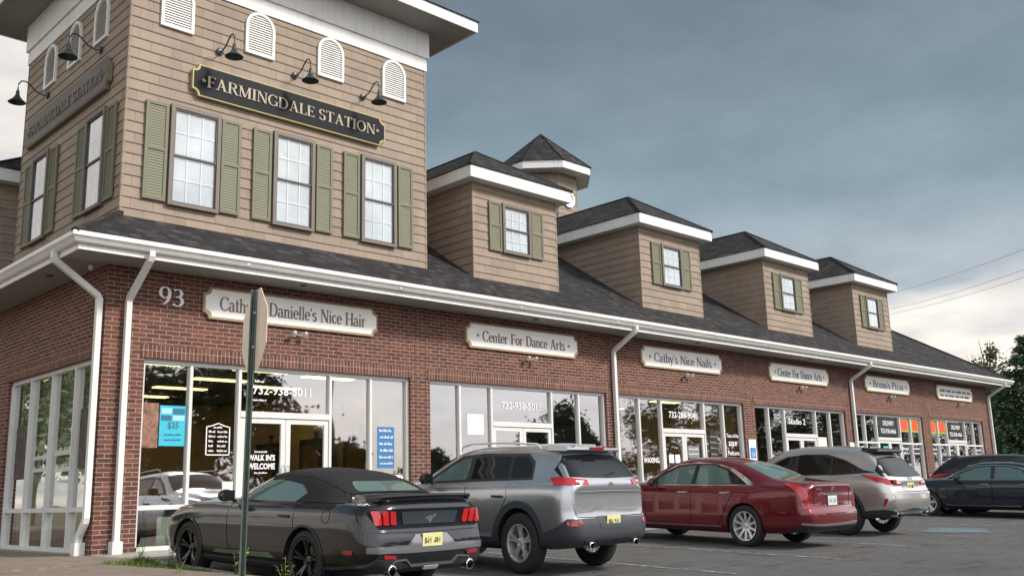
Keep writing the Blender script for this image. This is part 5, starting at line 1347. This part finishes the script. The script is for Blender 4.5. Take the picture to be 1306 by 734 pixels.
    D('door_seam', M['seam'], 'S', strip_poly([(1.18,1.0),(1.16,.7),(1.20,.34)], .009), .0025, both=True)
    D('door_seam', M['seam'], 'S', strip_poly([(.28,1.0),(.22,.88),(.36,.70),(.50,.45),(.56,.34)], .009), .0025, both=True)
    D('door_seam', M['seam'], 'S', strip_poly([(2.28,.97),(2.30,.7),(2.26,.4)], .009), .0025, both=True)
    handle(D, .40, .89, M['chrome']); handle(D, 1.36, .885, M['chrome'])
    mirror(car, 2.0, .90, 1.03, paint)
    wheels(car, 2.837, .92, .345, .24, .245, rimstyle, M['alloy'])
    return car
def make_suv(paint):
    car = empty('parked_car')
    st = [(-1.06,.46,.87,.93,.83,1.0,.77,1.03),(-.97,.40,.91,1.0,.87,1.09,.77,1.13),(-.82,.36,.935,1.05,.885,1.24,.73,1.29),(-.62,.33,.945,1.07,.895,1.42,.66,1.49),(-.42,.31,.95,1.075,.90,1.52,.63,1.59),(-.1,.3,.95,1.075,.90,1.57,.62,1.64),(.5,.28,.95,1.06,.90,1.60,.62,1.68),(1.1,.28,.95,1.05,.90,1.60,.62,1.68),(1.6,.28,.95,1.04,.90,1.55,.62,1.63),(2.0,.28,.95,1.03,.90,1.41,.66,1.48),(2.55,.28,.95,1.02,.89,1.13,.76,1.17),(3.1,.29,.94,.99,.87,1.06,.68,1.1),(3.55,.31,.90,.91,.82,.97,.6,1.0),(3.81,.40,.80,.77,.7,.81,.5,.83)]
    mb = loft(st, warp=[(.3,.02),(.45,-.02),(.62,-.07),(.8,-.05),(.92,0),(1.05,-.03),(1.5,0),(1.62,0)], endk=(.88,.62))
    b = car_body('body', mb, car, paint, [(0,.38,.43),(2.79,.38,.43)], .95); D = Decal(mb, 1.0, b)
    D('side_trim', M['blackp'], 'S', [(2.35,1.08),(1.86,1.34),(1.5,1.47),(1.0,1.52),(.45,1.51),(.0,1.40),(-.42,1.22),(-.72,1.17),(.2,1.115)], .003, both=True, parent=b)
    D('side_window', M['carglass'], 'S', rounded([(1.26,1.12),(2.2,1.10),(1.78,1.32),(1.48,1.44),(1.26,1.48)],.03), .007, both=True, parent=car)
    D('side_window', M['carglass'], 'S', rounded([(.38,1.14),(1.17,1.12),(1.17,1.485),(.60,1.49),(.36,1.44)],.03), .007, both=True, parent=car)
    D('quarter_window', M['carglass'], 'S', rounded([(-.30,1.17),(.30,1.15),(.30,1.45),(.02,1.37),(-.22,1.28)],.03), .007, both=True, parent=car)
    D('windscreen', M['carglass'], 'T', [(1.72,.58),(2.42,.70),(2.50,0),(2.42,-.70),(1.72,-.58)], .006, parent=car)
    D('rear_window', M['carglass'], 'C', rounded([(24,1.10),(25,1.2),(20,1.43),(0,1.47),(-20,1.43),(-25,1.2),(-24,1.10),(0,1.085)],.02), .006, parent=car)
    k = MB()
    for q in range(10):
        y0 = -.54+1.08*q/10; y1 = y0+.108; xe = lambda y: -.66-.05*(1-(y/.65)**2)
        k.prism([(xe(y0),y0,1.565),(xe(y0)+.02,y0,1.60),(-.30,y0,1.635),(-.30,y0,1.57),(xe(y0)+.03,y0,1.54)], (xe(y1)-xe(y0), y1-y0, 0))
    k.build('spoiler', M['blackp'] if paint is M['champ'] else paint, b, smooth=40)
    D('tail_lamp', M['redlamp'] if paint is M['champ'] else M['redlampd'], 'C', rounded([(31.5,1.13),(27.5,1.10),(23,1.05),(12,1.01),(12,.945),(23,.95),(27.5,1.0)],.012), .016, both=True)
    D('tail_lamp_lens', M['seam'], 'C', rounded([(21,1.03),(17.5,1.02),(17.5,.965),(21,.965)],.008), .021, both=True)
    D('reverse_lamp', M['clearlamp'], 'C', rounded([(17,1.01),(12.5,1.0),(12.5,.972),(17,.972)],.006), .021, both=True)
    D('bumper_crease', paint, 'C', strip_poly([(30,.80),(24,.79),(0,.78),(-24,.79),(-30,.80)], .03), .014)
    D('plate_recess', M['greyp'] if paint is not M['champ'] else M['champ'], 'B', rounded([(-.34,.84),(-.38,1.0),(.38,1.0),(.34,.84)],.03), .006)
    plate(D, .915, M['plate'])
    k = MB(); p, n, d = D.ray('B', 0, 1.055); x = p.x-.012
    k.lathe([(.055,-.004),(.055,.004),(.045,.004),(.045,-.004)], 22, axis='x', c=(0,0,0), closed=True); k.v = [(a, q*1.35, c) for a, q, c in k.v]
    k.tube([(0,.02,.03),(0,-.005,-.02),(0,-.05,-.02)], .006, 5); k.transform(Matrix.Translation((x,0,1.055))); k.build('oval_badge', M['chrome'], b, smooth=40)
    D('tailgate_seam', M['seam'], 'C', strip_poly([(20,.95),(21,.85),(20,.82),(0,.815),(-20,.82),(-21,.85),(-20,.95)], .010), .0025)
    D('rear_reflector', M['redlampd'], 'C', rounded([(25,.70),(23.8,.70),(25,.56),(25.8,.56)],.004), .018, both=True)
    D('lower_cladding', M['greyp'], 'C', [(33,.46),(25,.50),(18,.47),(0,.52),(-18,.47),(-25,.50),(-33,.46),(-33,.34),(0,.37),(33,.34)], .012)
    D('skid_trim', M['chrome'], 'B', rounded([(-.56,.47),(.56,.47),(.50,.425),(-.50,.425)],.012), .026)
    for s in (1,-1): exhaust(D, s*.66, .40, M['chrome'], .075, .6)
    D('sill_cladding', M['greyp'], 'S', [(.42,.42),(2.4,.41),(2.4,.29),(.42,.29)], .016, both=True)
    for x in (0, 2.79): D('arch_cladding', M['greyp'], 'S', ring_poly(x,.38,.428,.50,-12,192), .016, both=True)
    D('door_seam', M['seam'], 'S', strip_poly([(1.21,1.10),(1.19,.75),(1.22,.42)], .009), .0025, both=True)
    D('door_seam', M['seam'], 'S', strip_poly([(.30,1.12),(.25,.94),(.40,.74),(.52,.5),(.56,.42)], .009), .0025, both=True)
    handle(D, .44, .96, M['chrome']); handle(D, 1.36, .95, M['chrome'])
    mirror(car, 2.02, .93, 1.14, paint)
    wheels(car, 2.79, .945, .38, .25, .25, (5,'y'), M['alloy'])
    return car
c1 = make_convertible(); place_car(c1, .95, -5.30, 91.2, .935, .92, .87)
c2 = make_crossover(M['silver']); tag(c2, 'silver crossover with roof rails and thin red tail lamps, beside the convertible', 'car', 'parked cars'); place_car(c2, 3.76, -5.62, 92.5, .86, .99, .87)
c3 = make_sedan(M['red']); tag(c3, 'dark red sedan with chrome window trim and tall vertical tail lamps', 'car', 'parked cars'); place_car(c3, 9.22, -5.4, 89, .90, .96, .92)
c4 = make_suv(M['champ']); tag(c4, 'pale silver SUV with angular red tail lamps parked beyond the red sedan', 'car', 'parked cars'); place_car(c4, 12.75, -5.32, 87.3, .875, .995, .85)
c5 = make_sedan(M['navy'], rimstyle=(5,'y')); tag(c5, 'dark navy sedan seen from the side at the right edge, nose behind the pale SUV', 'car', 'parked cars'); place_car(c5, 21.14, -6.04, 94.5, .96, .92, .94)
c6 = make_suv(M['black']); tag(c6, 'black SUV backed in beyond the navy sedan at the right edge', 'car', 'parked cars'); place_car(c6, 22.8, -3.6, -80, .98, .95)

# ------------------------------------------------------------------ trees
def conifer(name, x, y, h, r, seed, m, label, cat, dens=1.0, base=.03, droop=.35, upright=False, zg=-.3, group=None):
    rn = random.Random(seed); o = empty(name, (x,y,zg)); tag(o, label, cat, group)
    tk = MB(); tk.tube([(0,0,-.3),(0,0,h*.5),(0,0,h*.98)], .1, 8, rs=[h*.022,h*.014,.02]); 
    mb = MB(); z = h*base; lev = 0
    while z < h:
        t = z/h; R = r*((1-t)**.8)*(.86+.28*rn.random()) + .05
        nb = max(5, int((11 if not upright else 14)*(1-t*.5)))
        for k in range(nb):
            a = rn.random()*6.28; L = R*(.7+.4*rn.random()); up = .9 if upright else (.25-droop*(1-t))
            tip = Vector((math.cos(a)*L, math.sin(a)*L, z+L*up*(.6+.5*rn.random()))); root = Vector((0,0,z))
            if not upright and k % 3 == 0: tk.tube([root, tip*.97+root*.03], .012+.01*(1-t), 4)
            n = int((7+L*11)*dens)
            for q in range(n):
                s = .25+.75*rn.random()**.7; p = root.lerp(tip, s)
                sp = .10+.16*L*s*.5; p = p+Vector((rn.gauss(0,sp),rn.gauss(0,sp),rn.gauss(0,sp*.55)-.12*L*s*s*(0 if upright else 1)))
                d = Vector((math.cos(a)+rn.gauss(0,.5), math.sin(a)+rn.gauss(0,.5), (1.2 if upright else -.15)+rn.gauss(0,.35))).normalized()
                w = d.cross(Vector((rn.gauss(0,1),rn.gauss(0,1),rn.gauss(0,1)))).normalized(); l = rn.uniform(.10,.22); wd = l*.30
                i = len(mb.v); mb.v += [tuple(p-d*l*.5-w*wd*.5),tuple(p-d*l*.5+w*wd*.5),tuple(p+d*l*.5+w*wd*.3),tuple(p+d*l*.5-w*wd*.3)]
                mb.f.append([i,i+1,i+2,i+3]); mb.m.append(0)
        z += h*(.022 if not upright else .02); lev += 1
    tk.build('trunk', M['bark'], o); mb.build('crown', m, o, recalc=False); return o
def leafy(name, x, y, h, r, seed, m, label, n=2200, leaf=.16, zg=-.3, group=None, sparse=False, top=None, trunk_r=None):
    rn = random.Random(seed); o = empty(name, (x,y,zg)); tag(o, label, 'tree', group)
    tk = MB(); tr = trunk_r or h*.02; tk.tube([(0,0,-.3),(rn.uniform(-.2,.2),0,h*.35),(rn.uniform(-.3,.3),.1,h*.75)], tr, 8, rs=[tr,tr*.7,tr*.3])
    mb = MB(); cl = []
    for k in range(26 if not sparse else 34):
        a = rn.random()*6.28; t = rn.random(); zz = h*(.30+.65*t); rr = r*math.sin(PI*min(.95,.25+.70*t))*(.35+.65*rn.random())
        c = Vector((math.cos(a)*rr, math.sin(a)*rr, zz)); cl.append((c, r*rn.uniform(.18,.36)*(.55 if sparse else 1)))
        tk.tube([(0,0,h*(.2+.45*t)), c*.6+Vector((0,0,zz*.38)), c], tr*.2, 5, rs=[tr*.35,tr*.2,tr*.07])
        for q in range(3 if sparse else 1):
            e_ = c+Vector((rn.gauss(0,.5),rn.gauss(0,.5),rn.uniform(.2,.9))); tk.tube([c, e_], tr*.06, 4, rs=[tr*.08,tr*.03])
    if top:
        for q in range(4): a = rn.random()*6.28; tk.tube([(0,0,h*.7),(math.cos(a)*.2,math.sin(a)*.2,h*.9),(math.cos(a)*.35,math.sin(a)*.35,top*rn.uniform(.85,1))], .02, 4, rs=[.05,.03,.012])
    for k in range(n):
        c, s = rn.choice(cl); p = c+Vector((rn.gauss(0,s*.55),rn.gauss(0,s*.55),rn.gauss(0,s*.42)))
        d = Vector((rn.gauss(0,1),rn.gauss(0,1),rn.gauss(0,.6))).normalized(); w = d.cross(Vector((rn.gauss(0,1),rn.gauss(0,1),rn.gauss(0,1)))).normalized(); l = leaf*rn.uniform(.6,1.3)
        i = len(mb.v); mb.v += [tuple(p),tuple(p+d*l*.5+w*l*.3),tuple(p+d*l),tuple(p+d*l*.5-w*l*.3)]; mb.f.append([i,i+1,i+2,i+3]); mb.m.append(0)
    tk.build('trunk', M['bark'], o); mb.build('crown', m, o, recalc=False); return o
conifer('arborvitae_tree', 36.3, .9, 4.7, .85, 11, M['arbor'], 'dark columnar evergreen right beside the end of the brick wall', 'tree', 2.6, .02, upright=True)
conifer('spruce_tree', 40.0, .1, 7.1, 3.5, 12, M['spruce'], 'large dark green spruce filling the right edge of the picture', 'tree', 4.2, .01)
conifer('spruce_tree', 45.5, 3.6, 6.4, 2.4, 13, M['spruce'], 'smaller spruce half hidden behind the large one', 'tree', 2.4, .01)
conifer('spruce_tree', 38.6, 3.4, 5.6, 2.2, 17, M['spruce'], 'shorter spruce filling the gap between the columnar evergreen and the large spruce', 'tree', 3.0, .01)
leafy('deciduous_tree', 51, 5.6, 8.4, 2.6, 14, M['leafpale'], 'pale lacy tree with twiggy top showing above the far roof corner', 6000, .18, sparse=True, top=8.8)
leafy('deciduous_tree', 56, 4.0, 8.0, 2.6, 15, M['leafpale'], 'pale thin tree behind the tall bare twigs at the right edge', 5000, .18, sparse=True)
for k, (x, y, h, r) in enumerate(((62,-6,6,3.2),(66,4,7,3.4),(70,-14,6,3.4),(60,12,7,3))):
    leafy('deciduous_tree', x, y, h, r, 30+k, M['leafdark'], ['low dark tree behind the parked cars at the right edge','tall dark tree behind the spruces','dark tree farthest right beyond the lot','dark tree behind the building end'][k], 2000, .34)
# across the road, behind the camera: seen only mirrored in the shop glass
rn = random.Random(99)
for k, (x, y, h) in enumerate(((14,-44,9),(21,-42,10.5),(26,-44,11),(32,-47,7.5),(39,-50,5.5),(46,-48,4.6),(54,-52,4.6),(64,-50,9.5),(73,-54,6.4),(83,-52,12),(93,-50,13),(104,-52,13),(116,-50,14),(130,-52,14),(148,-54,15))):
    leafy('roadside_tree', x, y, h, h*.48, 60+k, M['leafdark'], 'dark leafy tree across the road, mirrored in the shop glass', 8000, .42, zg=-.8, group='roadside trees mirrored in the glass')
for k, (x, y, h) in enumerate(((-9,24,9),(-14,30,10),(-12,40,12),(-22,46,13),(-5,50,12))):
    leafy('roadside_tree', x, y, h, h*.5, 160+k, M['leafpale'], 'pale green tree left of the building, mirrored in the side window', 6000, .4, zg=-.8, group='trees mirrored in the side window')
def pole(x, y, lab):
    o = empty('utility_pole', (x,y,-.8)); tag(o, lab, 'utility pole'); b = MB(); b.tube([(0,0,-.3),(0,0,10.5)], .15, 10, rs=[.17,.12]); b.build('pole', M['bark'], o)
    c = MB(); c.box((-1.2,-.06,9.3),(1.2,.06,9.45)); c.build('crossarm', M['bark'], o)
pole(21.5,-26,'wooden utility pole mirrored in the right salon pane'); pole(54,-27,'wooden utility pole mirrored in the right pane of the dance shop')
def wire(p, q, sag, lab, group=None, r=.012):
    p, q = Vector(p), Vector(q); mb = MB(); mb.tube([p.lerp(q, k/20)-Vector((0,0,sag*4*(k/20)*(1-k/20))) for k in range(21)], r, 5)
    tag(mb.build('power_line', M['wire']), lab, 'power line', group)
for k in range(3):
    wire((-12,-26-.8*k,8.9-.5*k),(21.5,-26-.8*k,8.6-.5*k),.5,'power line along the road, mirrored in the shop glass','power lines mirrored in the glass'); wire((21.5,-26-.8*k,8.6-.5*k),(54,-27-.8*k,8.4-.5*k),.5,'power line along the road, mirrored in the shop glass','power lines mirrored in the glass')
    wire((54,-27-.8*k,8.4-.5*k),(95,-28-.8*k,8.4-.5*k),.5,'power line along the road, mirrored in the shop glass','power lines mirrored in the glass')

# ------------------------------------------------------------------ power lines in the sky at the right
cam_p = None
wire((30.5,-6.7,9.35),(62.5,20.5,14.0),.55,'uppermost of the three power lines in the sky at the right', None, .008)
wire((30.5,-6.6,8.55),(62.5,20.4,13.0),.55,'middle one of the three power lines in the sky at the right', None, .008)
wire((30.5,-6.5,8.20),(62.5,20.3,12.65),.50,'lowest of the three power lines in the sky at the right', None, .008)

# ------------------------------------------------------------------ sky and light
w = bpy.data.worlds.new("World"); scene.world = w; w.use_nodes = True
t = NT(w); bg = t.n['Background']; out = t.n['World Output']
SUN_AZ, SUN_EL = -62.0, 38.0     # direction the light comes from, measured from +X
sky = t.add('ShaderNodeTexSky'); sky.sky_type = 'NISHITA'; sky.sun_disc = False; sky.sun_elevation = math.radians(SUN_EL); sky.sun_rotation = math.radians(90-SUN_AZ)
bg.inputs[1].default_value = .10; t.link(sky.outputs[0], bg.inputs[0])
dirv = t.add('ShaderNodeTexCoord').outputs['Generated']
s = t.add('ShaderNodeSeparateXYZ'); t.link(dirv, s.inputs[0]); X_, Y_, Z_ = s.outputs
zc = t.math('ADD', t.math('MAXIMUM', Z_, 0), .16)
cb = t.add('ShaderNodeCombineXYZ'); t.link(t.math('DIVIDE', X_, zc), cb.inputs[0]); t.link(t.math('DIVIDE', Y_, zc), cb.inputs[1])
n1 = t.noise(cb.outputs[0], .8, 8, .58); n2 = t.noise(cb.outputs[0], 2.3, 8, .6)
az = t.math('ARCTAN2', Y_, X_)
# cloud deck colour with elevation: cream at the horizon, slate above
el = t.math('ADD', Z_, t.math('MULTIPLY', t.math('SUBTRACT', n1, .5), .15))
leftb = t.math('MULTIPLY', t.math('SMOOTH_MIN', 1, t.math('MAXIMUM', 0, t.math('DIVIDE', t.math('SUBTRACT', az, 1.17), .12)), .1), .26)
leftb = t.math('MULTIPLY', leftb, t.math('GREATER_THAN', az, 0))
el2 = t.math('SUBTRACT', el, leftb)
front = t.ramp(el2, [(.0,(.66,.61,.55)),(.115,(.78,.73,.68)),(.15,(.62,.59,.56)),(.19,(.30,.335,.365)),(.27,(.195,.252,.292)),(.36,(.155,.205,.238)),(.5,(.118,.155,.180))])
patch = t.ramp(n2, [(.35,(.86,.87,.89)),(.65,(1.12,1.11,1.09))])
front = t.mix(1.0, front, patch, 'MULTIPLY')
n3 = t.noise(cb.outputs[0], 1.5, 7, .55)
lowc = t.ramp(n3, [(.36,(.40,.41,.43)),(.50,(.66,.60,.54)),(.60,(.92,.83,.72)),(.75,(.80,.74,.68))])
front = t.mix(t.ramp(el2, [(.0,(.9,.9,.9)),(.13,(.85,.85,.85)),(.185,(0,0,0))]), front, lowc)
back = t.ramp(t.math('ADD', Z_, t.math('MULTIPLY', t.math('SUBTRACT', n2, .5), .35)), [(.0,(.85,.82,.82)),(.14,(1.1,1.07,1.10)),(.24,(.82,.85,.95)),(.36,(1.1,1.08,1.10)),(.55,(.85,.87,.94)),(1,(.48,.51,.56))])
bfac = t.ramp(t.math('ADD', Y_, t.math('MULTIPLY', X_, .0)), [(.0,(1,1,1)),(.06,(1,1,1)),(.10,(0,0,0))])
fac = t.math('MULTIPLY_ADD', t.math('MULTIPLY', Y_, -3.0), 1, .35)
fcl = t.add('ShaderNodeClamp'); t.link(fac, fcl.inputs[0])
deck = t.mix(fcl.outputs[0], front, back)
bg2 = t.add('ShaderNodeBackground', _Strength=1.0); t.link(deck, bg2.inputs[0])
mx = t.add('ShaderNodeMixShader'); mx.inputs[0].default_value = .94
t.link(bg.outputs[0], mx.inputs[1]); t.link(bg2.outputs[0], mx.inputs[2]); t.link(mx.outputs[0], out.inputs[0])
sd = bpy.data.lights.new('sun', 'SUN'); sd.energy = 2.6; sd.angle = math.radians(9); sd.color = (1,.93,.84)
so_ = bpy.data.objects.new('sun', sd); col.objects.link(so_)
d = Vector((math.cos(math.radians(SUN_AZ))*math.cos(math.radians(SUN_EL)), math.sin(math.radians(SUN_AZ))*math.cos(math.radians(SUN_EL)), math.sin(math.radians(SUN_EL))))
so_.rotation_euler = d.to_track_quat('Z','Y').to_euler()

# ------------------------------------------------------------------ camera
yaw, pit, rol, F = 7.95604951e-01, 2.07833871e-01, -2.83914959e-02, 1235.2
f = Vector((math.cos(yaw)*math.cos(pit), math.sin(yaw)*math.cos(pit), math.sin(pit)))
r = f.cross(Vector((0,0,1))).normalized(); u = r.cross(f)
c_, s_ = math.cos(rol), math.sin(rol); rr = r*c_+u*s_; uu = u*c_-r*s_
cd = bpy.data.cameras.new('camera'); cam = bpy.data.objects.new('camera', cd); col.objects.link(cam)
m3 = Matrix((rr, uu, -f)).transposed(); cam.matrix_world = Matrix.Translation((-5.604,-14.428,.70)) @ m3.to_4x4()
cd.sensor_width = 36; cd.lens = 36*F/1306; cd.clip_end = 3000; cd.clip_start = .1
scene.camera = cam
scene.view_settings.view_transform = 'Standard'; scene.view_settings.look = 'None'; scene.view_settings.exposure = .64; scene.view_settings.gamma = 1
scene.view_settings.use_curve_mapping = False
scene.render.engine = 'CYCLES'; scene.cycles.max_bounces = 8; scene.cycles.transparent_max_bounces = 12; scene.cycles.use_denoising = True
